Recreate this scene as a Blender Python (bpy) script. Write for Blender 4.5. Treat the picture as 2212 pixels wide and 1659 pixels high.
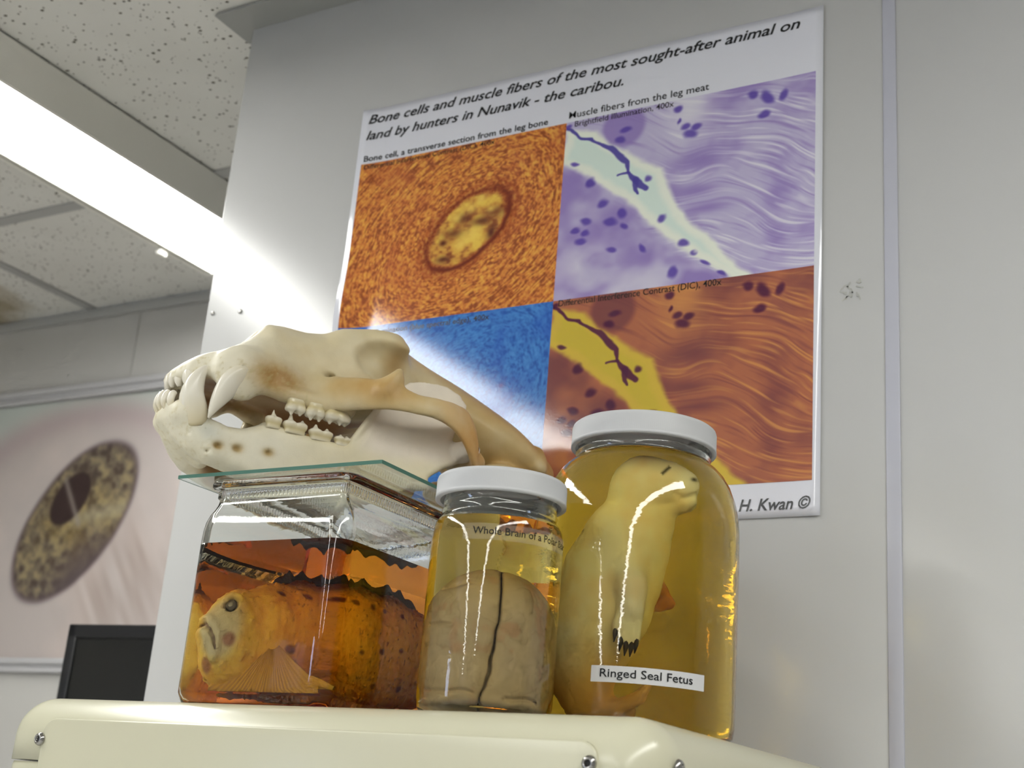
import bpy, bmesh, math, random
import numpy as np
from mathutils import Matrix, Vector

for _o in list(bpy.data.objects):
    bpy.data.objects.remove(_o, do_unlink=True)
SC = bpy.context.scene
COL = SC.collection
CZ = 1.57            # camera height above the floor; z in this script is given from the camera height

# ------------------------------------------------------------------ camera
cam_data = bpy.data.cameras.new('camera')
cam = bpy.data.objects.new('camera', cam_data)
COL.objects.link(cam)
cam_data.sensor_width = 36.0
cam_data.lens = 47.47
cam_data.clip_start = 0.01
R3 = Matrix(((0.86838797, 0.09100024, 0.48746415),
             (0.48941662, -0.31554142, -0.81296063),
             (0.07983552, 0.94453828, -0.31854941)))
cam.matrix_world = Matrix.Translation((0, 0, CZ)) @ R3.to_4x4()
cam_data.dof.use_dof = True
cam_data.dof.focus_distance = 1.02
cam_data.dof.aperture_fstop = 11.0
SC.camera = cam

# ------------------------------------------------------------------ world, exposure
world = bpy.data.worlds.new('world')
SC.world = world
world.use_nodes = True
world.node_tree.nodes['Background'].inputs[0].default_value = (0.75, 0.85, 1.0, 1)
world.node_tree.nodes['Background'].inputs[1].default_value = 0.6
SC.view_settings.view_transform = 'Standard'
SC.view_settings.look = 'None'
SC.view_settings.gamma = 1.0
SC.view_settings.use_curve_mapping = False
SC.view_settings.exposure = 1.06
LENS_EMIT = 9.0      # strength of the fluorescent lenses
cy = SC.cycles
cy.use_denoising = True
cy.use_adaptive_sampling = True
cy.adaptive_threshold = 0.07
cy.adaptive_min_samples = 12
cy.max_bounces = 22
cy.diffuse_bounces = 3
cy.use_light_tree = False
cy.glossy_bounces = 10
cy.transmission_bounces = 18
cy.transparent_max_bounces = 16
cy.volume_bounces = 1
cy.caustics_reflective = False
cy.caustics_refractive = True
cy.blur_glossy = 0.6
cy.sample_clamp_indirect = 6.0

# ------------------------------------------------------------------ helpers
def lin(c):
    """sRGB 0..255 -> linear"""
    out = []
    for v in c:
        v = v / 255.0
        out.append(v / 12.92 if v <= 0.04045 else ((v + 0.055) / 1.055) ** 2.4)
    return tuple(out)

def linear(a):
    a = np.asarray(a, dtype=np.float64) / 255.0
    return np.where(a <= 0.04045, a / 12.92, ((a + 0.055) / 1.055) ** 2.4)

def tag(o, label=None, cat=None, group=None, kind=None):
    if label: o['label'] = label
    if cat: o['category'] = cat
    if group: o['group'] = group
    if kind: o['kind'] = kind
    return o

def empty(name, loc=(0, 0, 0), rz=0.0):
    o = bpy.data.objects.new(name, None)
    COL.objects.link(o)
    o.location = loc
    o.rotation_euler = (0, 0, rz)
    o.empty_display_size = 0.02
    return o

def link_mesh(name, me, mat=None, parent=None, smooth=False):
    o = bpy.data.objects.new(name, me)
    COL.objects.link(o)
    if mat is not None and not me.materials:
        me.materials.append(mat)
    if smooth:
        me.polygons.foreach_set('use_smooth', [True] * len(me.polygons))
    if parent is not None:
        o.parent = parent
    return o

def mesh_from(name, verts, faces, mat=None, parent=None, smooth=False, colors=None):
    me = bpy.data.meshes.new(name)
    me.from_pydata([tuple(v) for v in verts], [], [tuple(f) for f in faces])
    me.update()
    if colors is not None:
        ca = me.color_attributes.new('Col', 'FLOAT_COLOR', 'POINT')
        c4 = np.ones((len(verts), 4), dtype=np.float32)
        c4[:, :3] = colors
        ca.data.foreach_set('color', c4.ravel())
    return link_mesh(name, me, mat, parent, smooth)

def quad_mesh(name, V, Q, mat=None, parent=None, smooth=True, colors=None):
    """fast numpy path: V (n,3), Q (m,4)"""
    me = bpy.data.meshes.new(name)
    n, m = len(V), len(Q)
    me.vertices.add(n)
    me.vertices.foreach_set('co', np.ascontiguousarray(V, dtype=np.float32).ravel())
    me.loops.add(m * 4)
    me.loops.foreach_set('vertex_index', np.ascontiguousarray(Q, dtype=np.int32).ravel())
    me.polygons.add(m)
    me.polygons.foreach_set('loop_start', np.arange(0, m * 4, 4, dtype=np.int32))
    me.polygons.foreach_set('loop_total', np.full(m, 4, dtype=np.int32))
    me.update(calc_edges=True)
    me.validate()
    if colors is not None:
        ca = me.color_attributes.new('Col', 'FLOAT_COLOR', 'POINT')
        c4 = np.ones((n, 4), dtype=np.float32)
        c4[:, :3] = colors
        ca.data.foreach_set('color', c4.ravel())
    return link_mesh(name, me, mat, parent, smooth)

def bm_obj(name, bm, mat=None, parent=None, smooth=False):
    me = bpy.data.meshes.new(name)
    bm.normal_update()
    bm.to_mesh(me)
    bm.free()
    return link_mesh(name, me, mat, parent, smooth)

def box(name, lo, hi, mat=None, parent=None, bevel=0.0, seg=2, smooth=False):
    bm = bmesh.new()
    r = bmesh.ops.create_cube(bm, size=1.0)
    for v in r['verts']:
        v.co = Vector(((lo[0] + hi[0]) / 2 + v.co.x * (hi[0] - lo[0]),
                       (lo[1] + hi[1]) / 2 + v.co.y * (hi[1] - lo[1]),
                       (lo[2] + hi[2]) / 2 + v.co.z * (hi[2] - lo[2])))
    if bevel > 0:
        bmesh.ops.bevel(bm, geom=list(bm.edges), offset=bevel, segments=seg, profile=0.5, affect='EDGES')
    return bm_obj(name, bm, mat, parent, smooth or bevel > 0)

def lathe(profile, n=96, rfun=None):
    """profile: list of (r, z); r==0 allowed at the ends -> verts, faces"""
    V, F, rings = [], [], []
    for r, z in profile:
        if r <= 1e-9:
            V.append((0, 0, z)); rings.append([len(V) - 1])
        else:
            ids = []
            for k in range(n):
                a = 2 * math.pi * k / n
                rr = r if rfun is None else rfun(r, z, k)
                V.append((rr * math.cos(a), rr * math.sin(a), z)); ids.append(len(V) - 1)
            rings.append(ids)
    for a, b in zip(rings, rings[1:]):
        if len(a) == 1 and len(b) == 1: continue
        for k in range(n):
            k2 = (k + 1) % n
            if len(a) == 1: F.append((a[0], b[k2], b[k]))
            elif len(b) == 1: F.append((a[k], a[k2], b[0]))
            else: F.append((a[k], a[k2], b[k2], b[k]))
    return V, F

def rrect(hx, hy, rc, nc=8):
    """closed rounded rectangle, counter-clockwise"""
    P = []
    for cx, cyy, a0 in ((hx - rc, hy - rc, 0), (-hx + rc, hy - rc, 90), (-hx + rc, -hy + rc, 180), (hx - rc, -hy + rc, 270)):
        for k in range(nc + 1):
            a = math.radians(a0 + 90.0 * k / nc)
            P.append((cx + rc * math.cos(a), cyy + rc * math.sin(a)))
    return P

def loft_rrect(prof, hx, hy, rc, nc=8, close_start=False, close_end=False):
    """prof: list of (inset, z)"""
    V, F = [], []
    n = 4 * (nc + 1)
    for ins, z in prof:
        for p in rrect(hx - ins, hy - ins, max(rc - ins, 0.002), nc):
            V.append((p[0], p[1], z))
    for i in range(len(prof) - 1):
        for k in range(n):
            k2 = (k + 1) % n
            F.append((i * n + k, i * n + k2, (i + 1) * n + k2, (i + 1) * n + k))
    if close_start: F.append(tuple(reversed(range(n))))
    if close_end: F.append(tuple(range((len(prof) - 1) * n, len(prof) * n)))
    return V, F

def tube(path, radii, n=10, cap=True):
    """swept circle along path (list of 3-vectors) -> verts, faces"""
    P = [Vector(p) for p in path]
    V, F = [], []
    up = Vector((0.123, 0.456, 0.88)).normalized()
    for i, p in enumerate(P):
        t = (P[min(i + 1, len(P) - 1)] - P[max(i - 1, 0)]).normalized()
        s = t.cross(up).normalized(); q = s.cross(t).normalized()
        r = radii[i]
        ra, rb = (r if isinstance(r, tuple) else (r, r))
        for k in range(n):
            a = 2 * math.pi * k / n
            V.append(tuple(p + s * (ra * math.cos(a)) + q * (rb * math.sin(a))))
    for i in range(len(P) - 1):
        for k in range(n):
            k2 = (k + 1) % n
            F.append((i * n + k, i * n + k2, (i + 1) * n + k2, (i + 1) * n + k))
    if cap:
        F.append(tuple(reversed(range(n))))
        F.append(tuple(range((len(P) - 1) * n, len(P) * n)))
    return V, F

def rrect2(hx, hy, rc, nc, nsx, nsy):
    """rounded rectangle with evenly divided sides, counter-clockwise"""
    P = []
    cs = ((hx - rc, hy - rc, 0, nsx), (-hx + rc, hy - rc, 90, nsy), (-hx + rc, -hy + rc, 180, nsx), (hx - rc, -hy + rc, 270, nsy))
    for q, (cx, cyy, a0, ns) in enumerate(cs):
        for k in range(nc + 1):
            a = math.radians(a0 + 90.0 * k / nc)
            P.append((cx + rc * math.cos(a), cyy + rc * math.sin(a)))
        ax, ay = P[-1]
        nx_, ny_, b0, _ = cs[(q + 1) % 4]
        bx, by = nx_ + rc * math.cos(math.radians(b0)), ny_ + rc * math.sin(math.radians(b0))
        for k in range(1, ns):
            P.append((ax + (bx - ax) * k / ns, ay + (by - ay) * k / ns))
    return P

# ---- materials
def mat_new(name):
    m = bpy.data.materials.new(name)
    m.use_nodes = True
    nt = m.node_tree
    nt.nodes.clear()
    return m, nt, nt.nodes.new('ShaderNodeOutputMaterial')

def N(nt, typ, **kw):
    n = nt.nodes.new(typ)
    for k, v in kw.items():
        if k.startswith('_'): setattr(n, k[1:], v)
        else: n.inputs[k.replace('__', ' ')].default_value = v
    return n

def pbr(name, col, rough=0.5, spec=0.5, metal=0.0, var=0.0, scale=20.0, bump=0.0, bscale=200.0, coat=0.0, sss=0.0, sss_r=(0.01, 0.006, 0.003), attr=False, coat_rough=0.05, bdist=0.001):
    m, nt, out = mat_new(name)
    b = N(nt, 'ShaderNodeBsdfPrincipled')
    b.inputs['Roughness'].default_value = rough
    b.inputs['Specular IOR Level'].default_value = spec
    b.inputs['Metallic'].default_value = metal
    b.inputs['Coat Weight'].default_value = coat
    b.inputs['Coat Roughness'].default_value = coat_rough
    tc = N(nt, 'ShaderNodeTexCoord')
    src = None
    if attr:
        a = N(nt, 'ShaderNodeVertexColor'); a.layer_name = 'Col'
        src = a.outputs['Color']
    else:
        rgb = N(nt, 'ShaderNodeRGB'); rgb.outputs[0].default_value = (*col, 1)
        src = rgb.outputs[0]
    if var > 0:
        no = N(nt, 'ShaderNodeTexNoise', Scale=scale, Detail=6.0)
        nt.links.new(tc.outputs['Object'], no.inputs['Vector'])
        mr = N(nt, 'ShaderNodeMapRange')
        mr.inputs['From Min'].default_value = 0.3; mr.inputs['From Max'].default_value = 0.7
        mr.inputs['To Min'].default_value = 1 - var; mr.inputs['To Max'].default_value = 1 + var * 0.5
        nt.links.new(no.outputs['Fac'], mr.inputs['Value'])
        mu = N(nt, 'ShaderNodeVectorMath', _operation='SCALE')
        nt.links.new(src, mu.inputs[0]); nt.links.new(mr.outputs[0], mu.inputs['Scale'])
        src = mu.outputs[0]
    nt.links.new(src, b.inputs['Base Color'])
    if bump > 0:
        no2 = N(nt, 'ShaderNodeTexNoise', Scale=bscale, Detail=4.0)
        nt.links.new(tc.outputs['Object'], no2.inputs['Vector'])
        bp = N(nt, 'ShaderNodeBump', Strength=bump, Distance=bdist)
        nt.links.new(no2.outputs['Fac'], bp.inputs['Height'])
        nt.links.new(bp.outputs[0], b.inputs['Normal'])
    if sss > 0:
        b.inputs['Subsurface Weight'].default_value = sss
        b.inputs['Subsurface Radius'].default_value = sss_r
        b.inputs['Subsurface Scale'].default_value = 1.0
    nt.links.new(b.outputs[0], out.inputs['Surface'])
    return m

def emit_mat(name, col, strength):
    m, nt, out = mat_new(name)
    e = N(nt, 'ShaderNodeEmission', Strength=strength)
    e.inputs['Color'].default_value = (*col, 1)
    nt.links.new(e.outputs[0], out.inputs['Surface'])
    return m

def glass_mat(name, ior=1.5, col=(1, 1, 1), bump=0.0, bscale=(60, 60, 14), bdist=0.0006):
    m, nt, out = mat_new(name)
    g = N(nt, 'ShaderNodeBsdfGlass', IOR=ior, Roughness=0.0)
    g.inputs['Color'].default_value = (*col, 1)
    if bump > 0:
        tc = N(nt, 'ShaderNodeTexCoord')
        mp = N(nt, 'ShaderNodeMapping'); mp.inputs['Scale'].default_value = bscale
        no = N(nt, 'ShaderNodeTexNoise', Scale=1.0, Detail=3.0)
        bp = N(nt, 'ShaderNodeBump', Strength=bump, Distance=bdist)
        nt.links.new(tc.outputs['Object'], mp.inputs['Vector'])
        nt.links.new(mp.outputs[0], no.inputs['Vector'])
        nt.links.new(no.outputs['Fac'], bp.inputs['Height'])
        nt.links.new(bp.outputs[0], g.inputs['Normal'])
    nt.links.new(g.outputs[0], out.inputs['Surface'])
    return m

def liquid_mat(name, absorb_col, density, scatter=0.0, scol=(1, 1, 1)):
    """the wet wall is a glass/liquid interface, the free surface an air/liquid one: the IOR comes from a face attribute"""
    m, nt, out = mat_new(name)
    g = N(nt, 'ShaderNodeBsdfGlass', Roughness=0.0)
    at = N(nt, 'ShaderNodeAttribute', _attribute_name='ior')
    nt.links.new(at.outputs['Fac'], g.inputs['IOR'])
    nt.links.new(g.outputs[0], out.inputs['Surface'])
    va = N(nt, 'ShaderNodeVolumeAbsorption', Density=density)
    va.inputs['Color'].default_value = (*absorb_col, 1)
    if scatter > 0:
        vs = N(nt, 'ShaderNodeVolumeScatter', Density=scatter, Anisotropy=0.0)
        vs.inputs['Color'].default_value = (*scol, 1)
        ad = N(nt, 'ShaderNodeAddShader')
        nt.links.new(va.outputs[0], ad.inputs[0]); nt.links.new(vs.outputs[0], ad.inputs[1])
        nt.links.new(ad.outputs[0], out.inputs['Volume'])
    else:
        nt.links.new(va.outputs[0], out.inputs['Volume'])
    return m

def set_ior(o, top_ior, side_ior, ztop):
    me = o.data
    at = me.attributes.new('ior', 'FLOAT', 'FACE')
    vals = []
    for p in me.polygons:
        zs = [me.vertices[i].co.z for i in p.vertices]
        vals.append(top_ior if min(zs) > ztop - 1e-5 else side_ior)
    at.data.foreach_set('value', vals)

# ---- numpy noise (value noise, 2D and 3D)
def _hash(ix, iy, iz, seed):
    h = (ix.astype(np.int64) * 374761393 + iy.astype(np.int64) * 668265263 + iz.astype(np.int64) * 2147483647 + seed * 1274126177) & 0xffffffff
    h = ((h ^ (h >> 13)) * 1274126177) & 0xffffffff
    h = (h ^ (h >> 16)) & 0xffff
    return h / 65535.0

def vnoise(x, y, z=None, seed=0):
    x = np.asarray(x, dtype=np.float64); y = np.asarray(y, dtype=np.float64)
    if z is None:
        ix, iy = np.floor(x), np.floor(y); fx, fy = x - ix, y - iy
        fx = fx * fx * (3 - 2 * fx); fy = fy * fy * (3 - 2 * fy)
        o = np.zeros_like(ix)
        a = _hash(ix, iy, o, seed); b = _hash(ix + 1, iy, o, seed)
        c = _hash(ix, iy + 1, o, seed); d = _hash(ix + 1, iy + 1, o, seed)
        return (a * (1 - fx) + b * fx) * (1 - fy) + (c * (1 - fx) + d * fx) * fy
    z = np.asarray(z, dtype=np.float64)
    iz = np.floor(z); fz = z - iz; fz = fz * fz * (3 - 2 * fz)
    ix, iy = np.floor(x), np.floor(y); fx, fy = x - ix, y - iy
    fx = fx * fx * (3 - 2 * fx); fy = fy * fy * (3 - 2 * fy)
    r = 0
    for dz, wz in ((0, 1 - fz), (1, fz)):
        a = _hash(ix, iy, iz + dz, seed); b = _hash(ix + 1, iy, iz + dz, seed)
        c = _hash(ix, iy + 1, iz + dz, seed); d = _hash(ix + 1, iy + 1, iz + dz, seed)
        r = r + wz * ((a * (1 - fx) + b * fx) * (1 - fy) + (c * (1 - fx) + d * fx) * fy)
    return r

def fbm(x, y, z=None, oct=4, seed=0):
    s, a, t = 0.0, 0.5, 0.0
    for k in range(oct):
        f = 2.0 ** k
        s = s + a * vnoise(x * f, y * f, None if z is None else z * f, seed + k * 17)
        t += a; a *= 0.5
    return s / t

def sstep(a, b, x):
    t = np.clip((x - a) / (b - a), 0, 1)
    return t * t * (3 - 2 * t)

def mixc(c, col, m):
    """blend colour array c (...,3) towards col by mask m (...)"""
    col = np.asarray(col, dtype=np.float64)
    return c * (1 - m[..., None]) + col * m[..., None]

# ---- text
def text_mesh(s, size, shear=0.0, bold=0.0, res=3):
    cu = bpy.data.curves.new('txt', 'FONT')
    cu.body = s
    cu.size = size
    cu.shear = shear
    cu.offset = bold
    cu.resolution_u = res
    cu.fill_mode = 'FRONT'
    ob = bpy.data.objects.new('txt', cu)
    COL.objects.link(ob)
    bpy.context.view_layer.update()
    dg = bpy.context.evaluated_depsgraph_get()
    me = bpy.data.meshes.new_from_object(ob.evaluated_get(dg))
    bpy.data.objects.remove(ob, do_unlink=True)
    bpy.data.curves.remove(cu)
    me.materials.clear()
    return me

def text_fit(s, width, height, shear=0.0, bold=0.0):
    """text mesh scaled so that its ink is `width` wide and a capital letter `height` tall"""
    me = text_mesh(s, 1.0, shear, bold)
    n = len(me.vertices)
    co = np.empty(n * 3); me.vertices.foreach_get('co', co); co = co.reshape(-1, 3)
    co[:, 0] -= co[:, 0].min()
    co[:, 0] *= width / co[:, 0].max()
    co[:, 1] *= height / 0.70
    return me, co
# ================================================================== the room
YW = 1.12        # front face of the white partition
YB = 1.82        # back wall
HC = 0.975       # ceiling above the camera
X0, X1, Y0 = -3.337, 2.763, -6.5

M_PANEL = pbr('white_laminate', lin((194, 194, 193)), rough=0.25, spec=0.5, var=0.03, scale=3.0, bump=0.02, bscale=30.0)
M_WALL = pbr('painted_wall', lin((200, 198, 194)), rough=0.6, spec=0.3, var=0.04, scale=4.0)
M_MOULD = pbr('wall_moulding', lin((196, 195, 197)), rough=0.4, spec=0.4)
M_FLOOR = pbr('vinyl_floor', lin((222, 221, 216)), rough=0.35, spec=0.4, var=0.12, scale=6.0)
M_TBAR = pbr('ceiling_tbar', lin((178, 178, 176)), rough=0.5, spec=0.3)
M_GREYTRIM = pbr('grey_channel', lin((158, 159, 156)), rough=0.45, spec=0.4)
M_STRIP = pbr('seam_strip_plastic', lin((186, 187, 198)), rough=0.35, spec=0.5)
M_STEEL = pbr('screw_steel', lin((170, 168, 164)), rough=0.18, metal=1.0)
M_DARK = pbr('dark_recess', (0.01, 0.01, 0.01), rough=0.6)

def tile_material():
    m, nt, out = mat_new('acoustic_tile')
    b = N(nt, 'ShaderNodeBsdfPrincipled', Roughness=0.85)
    b.inputs['Specular IOR Level'].default_value = 0.15
    tc = N(nt, 'ShaderNodeTexCoord')
    geo = N(nt, 'ShaderNodeNewGeometry')
    def spots(scale, lo, hi, seedoff, stretch):
        mp = N(nt, 'ShaderNodeMapping')
        mp.inputs['Location'].default_value = (seedoff, seedoff * 0.7, 0)
        mp.inputs['Rotation'].default_value = (0, 0, 0.5 + seedoff)
        mp.inputs['Scale'].default_value = (1, stretch, 0.0)
        nt.links.new(geo.outputs['Position'], mp.inputs['Vector'])
        v = N(nt, 'ShaderNodeTexVoronoi', Scale=scale)
        v.inputs['Randomness'].default_value = 1.0
        nt.links.new(mp.outputs[0], v.inputs['Vector'])
        wn = N(nt, 'ShaderNodeTexWhiteNoise')
        nt.links.new(v.outputs['Position'], wn.inputs['Vector'])
        mr = N(nt, 'ShaderNodeMapRange')
        mr.inputs['To Min'].default_value = lo * 0.2; mr.inputs['To Max'].default_value = hi
        nt.links.new(wn.outputs['Value'], mr.inputs['Value'])
        lt = N(nt, 'ShaderNodeMath', _operation='LESS_THAN')
        nt.links.new(v.outputs['Distance'], lt.inputs[0]); nt.links.new(mr.outputs[0], lt.inputs[1])
        return lt.outputs[0]
    s1 = spots(78.0, 0.06, 0.24, 0.0, 1.3)
    s2 = spots(135.0, 0.03, 0.20, 3.1, 0.75)
    mx = N(nt, 'ShaderNodeMath', _operation='MAXIMUM')
    nt.links.new(s1, mx.inputs[0]); nt.links.new(s2, mx.inputs[1])
    no = N(nt, 'ShaderNodeTexNoise', Scale=9.0, Detail=6.0)
    nt.links.new(geo.outputs['Position'], no.inputs['Vector'])
    base = N(nt, 'ShaderNodeMix', _data_type='RGBA')
    base.inputs[6].default_value = (*lin((222, 220, 214)), 1); base.inputs[7].default_value = (*lin((236, 235, 230)), 1)
    nt.links.new(no.outputs['Fac'], base.inputs[0])
    # brown water stain with its own ragged outline in the far left corner of the room
    ds = N(nt, 'ShaderNodeVectorMath', _operation='DISTANCE')
    ds.inputs[1].default_value = (-2.42, 1.66, CZ + HC)
    nt.links.new(geo.outputs['Position'], ds.inputs[0])
    no2 = N(nt, 'ShaderNodeTexNoise', Scale=14.0, Detail=5.0)
    nt.links.new(geo.outputs['Position'], no2.inputs['Vector'])
    ma = N(nt, 'ShaderNodeMath', _operation='MULTIPLY_ADD'); ma.inputs[1].default_value = 0.22; 
    nt.links.new(no2.outputs['Fac'], ma.inputs[0]); nt.links.new(ds.outputs['Value'], ma.inputs[2])
    mr = N(nt, 'ShaderNodeMapRange')
    mr.inputs['From Min'].default_value = 0.24; mr.inputs['From Max'].default_value = 0.34
    mr.inputs['To Min'].default_value = 0.75; mr.inputs['To Max'].default_value = 0.0
    nt.links.new(ma.outputs[0], mr.inputs['Value'])
    st = N(nt, 'ShaderNodeMix', _data_type='RGBA'); st.inputs[7].default_value = (*lin((150, 132, 92)), 1)
    nt.links.new(mr.outputs[0], st.inputs[0]); nt.links.new(base.outputs[2], st.inputs[6])
    fin = N(nt, 'ShaderNodeMix', _data_type='RGBA'); fin.inputs[7].default_value = (*lin((92, 84, 70)), 1)
    nt.links.new(mx.outputs[0], fin.inputs[0]); nt.links.new(st.outputs[2], fin.inputs[6])
    nt.links.new(fin.outputs[2], b.inputs['Base Color'])
    bp = N(nt, 'ShaderNodeBump', Strength=0.4, Distance=0.002, _invert=True)
    nt.links.new(mx.outputs[0], bp.inputs['Height']); nt.links.new(bp.outputs[0], b.inputs['Normal'])
    nt.links.new(b.outputs[0], out.inputs['Surface'])
    return m

# ---- ceiling: every tile and every bar of the grid
ceiling = tag(empty('ceiling', (0, 0, HC)), kind='structure')
M_TILE = tile_material()
XB = [-3.337, -2.117, -0.897, 0.323, 1.543, 2.763]
YBs = [YB] + [1.431 - 0.61 * k for k in range(13)] + [Y0]
for i in range(len(XB) - 1):
    for j in range(len(YBs) - 1):
        box('ceiling_tile', (XB[i] + .004, YBs[j + 1] + .004, 0.001), (XB[i + 1] - .004, YBs[j] - .004, 0.016), M_TILE, ceiling)
for y in YBs[1:-1]:
    box('grid_bar', (X0, y - .012, -0.002), (X1, y + .012, 0.012), M_TBAR, ceiling)
for x in XB[1:-1]:
    box('grid_bar', (x - .012, Y0, -0.0025), (x + .012, YB, 0.012), M_TBAR, ceiling)
box('ceiling_backing', (X0, Y0, 0.02), (X1, YB, 0.06), M_WALL, ceiling)

# ---- floor and outer walls
tag(box('floor', (X0, Y0, -CZ - .05), (X1, YB, -CZ), M_FLOOR), kind='structure')
wb = tag(empty('wall_back', (0, YB, -CZ)), kind='structure')
seams = [-3.337, -2.59, -1.983, -1.37, -0.76, -0.15, 0.46, 1.07, 1.68, 2.29, 2.763]
for a, b in zip(seams, seams[1:]):
    box('wall_panel', (a + .0012, 0, 0), (b - .0012, 0.05, CZ + HC), M_WALL, wb)
box('wall_backing', (X0, 0.003, 0), (X1, 0.06, CZ + HC), M_WALL, wb)
tag(box('trim_1', (X0, YB - .012, HC - .022), (X1, YB, HC - .002), M_TBAR, bevel=.002), kind='structure')
wl = tag(empty('wall_left', (X0, 0, -CZ)), kind='structure')
WY0, WY1, WZ0, WZ1 = -3.70, -2.80, 1.0, 2.26
box('wall_section', (-.06, Y0, 0), (0, WY0, CZ + HC), M_WALL, wl)
box('wall_section', (-.06, WY1, 0), (0, YB, CZ + HC), M_WALL, wl)
box('wall_section', (-.06, WY0, 0), (0, WY1, WZ0), M_WALL, wl)
box('wall_section', (-.06, WY0, WZ1), (0, WY1, CZ + HC), M_WALL, wl)
win = tag(empty('window_1', (X0, 0, -CZ)), kind='structure')
M_DAY = emit_mat('daylight_pane', (0.55, 0.68, 1.0), 5.0)
M_FRAME = pbr('window_frame_white', lin((205, 205, 203)), rough=0.4)
box('pane', (-.05, WY0 + .04, WZ0 + .04), (-.045, WY1 - .04, WZ1 - .04), M_DAY, win)
for lo, hi in (((-.055, WY0, WZ0), (.01, WY0 + .04, WZ1)), ((-.055, WY1 - .04, WZ0), (.01, WY1, WZ1)),
               ((-.055, WY0, WZ0), (.01, WY1, WZ0 + .04)), ((-.055, WY0, WZ1 - .04), (.01, WY1, WZ1)),
               ((-.05, (WY0 + WY1) / 2 - .015, WZ0), (.005, (WY0 + WY1) / 2 + .015, WZ1))):
    box('window_frame', lo, hi, M_FRAME, win, bevel=.004)
tag(box('wall_right', (X1, Y0, -CZ), (X1 + .06, YB, HC), M_WALL), kind='structure')
tag(box('wall_behind', (X0, Y0 - .06, -CZ), (X1, Y0, HC), M_WALL), kind='structure')

# ---- mouldings of the back wall, above and below the printed eye
for nm, z0, z1 in (('trim_2', 0.778, 0.808), ('trim_3', 0.226, 0.254)):
    t = tag(empty(nm, (0, YB, z0)), kind='structure')
    h = z1 - z0
    box('moulding_board', (X0, -.008, 0), (X1, 0, h), M_MOULD, t, bevel=.002)
    box('moulding_bead', (X0, -.014, h * .55), (X1, -.002, h), M_MOULD, t, bevel=.003)
    box('moulding_bead', (X0, -.012, 0), (X1, -.002, h * .3), M_MOULD, t, bevel=.003)

# ---- white partition with its panels, seam strip, cap channel and screws
PX0 = -1.109
wp = tag(empty('wall_partition', (0, YW, -CZ)), kind='structure')
PH = CZ + HC - .0045
for a, b in ((PX0, -0.2895), (-0.2815, 0.54), (0.548, 1.37), (1.378, X1)):
    box('panel', (a, 0, 0), (b, 0.022, PH), M_PANEL, wp, bevel=.0012, seg=2)
for x in (-0.2855, 0.544, 1.374):
    box('seam_strip', (x - .0062, -.0016, 0), (x + .0062, .004, PH), M_STRIP, wp, bevel=.0007)
for sx, sz in ((-1.0988, .5701), (-1.0555, .5671)):
    V, F = lathe([(0, 0), (.0028, 0.0), (.0026, .0009), (.0012, .0013), (0, .0008)], 20)
    o = mesh_from('screw', V, F, M_STEEL, wp, True)
    o.location = (sx, -.0002, sz + CZ); o.rotation_euler = (math.pi / 2, 0, 0)
tag(box('trim_4', (-1.135, YW - .045, HC - .006), (X1, YW + .024, HC - .003), M_GREYTRIM), kind='structure')

# faint pencil smudge on the partition
def smudge():
    V, F = [], []
    rng = random.Random(4)
    for k in range(16):
        x = -0.3217 + rng.uniform(-.009, .009); z = .4961 + rng.uniform(-.010, .010)
        a = rng.uniform(0, 3.14); L = rng.uniform(.003, .008); w = .0007
        dx, dz = math.cos(a) * L / 2, math.sin(a) * L / 2
        nx, nz = -math.sin(a) * w, math.cos(a) * w
        i = len(V); y = YW - .0004
        V += [(x - dx - nx, y, z - dz - nz), (x + dx - nx, y, z + dz - nz), (x + dx + nx, y, z + dz + nz), (x - dx + nx, y, z - dz + nz)]
        F.append((i, i + 1, i + 2, i + 3))
    o = mesh_from('wall_smudge', V, F, pbr('smudge_grey', lin((182, 182, 176)), rough=0.5), None)
    tag(o, 'faint grey smudge on the white partition beside the poster', 'smudge')
smudge()

# ================================================================== ceiling lights
M_FIX = pbr('light_housing_white', lin((240, 238, 230)), rough=0.45, spec=0.4)
M_LENS = emit_mat('fluorescent_lens', (1.0, 1.0, 0.955), LENS_EMIT)
ZL = 0.924 - HC     # lens below the ceiling

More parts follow.
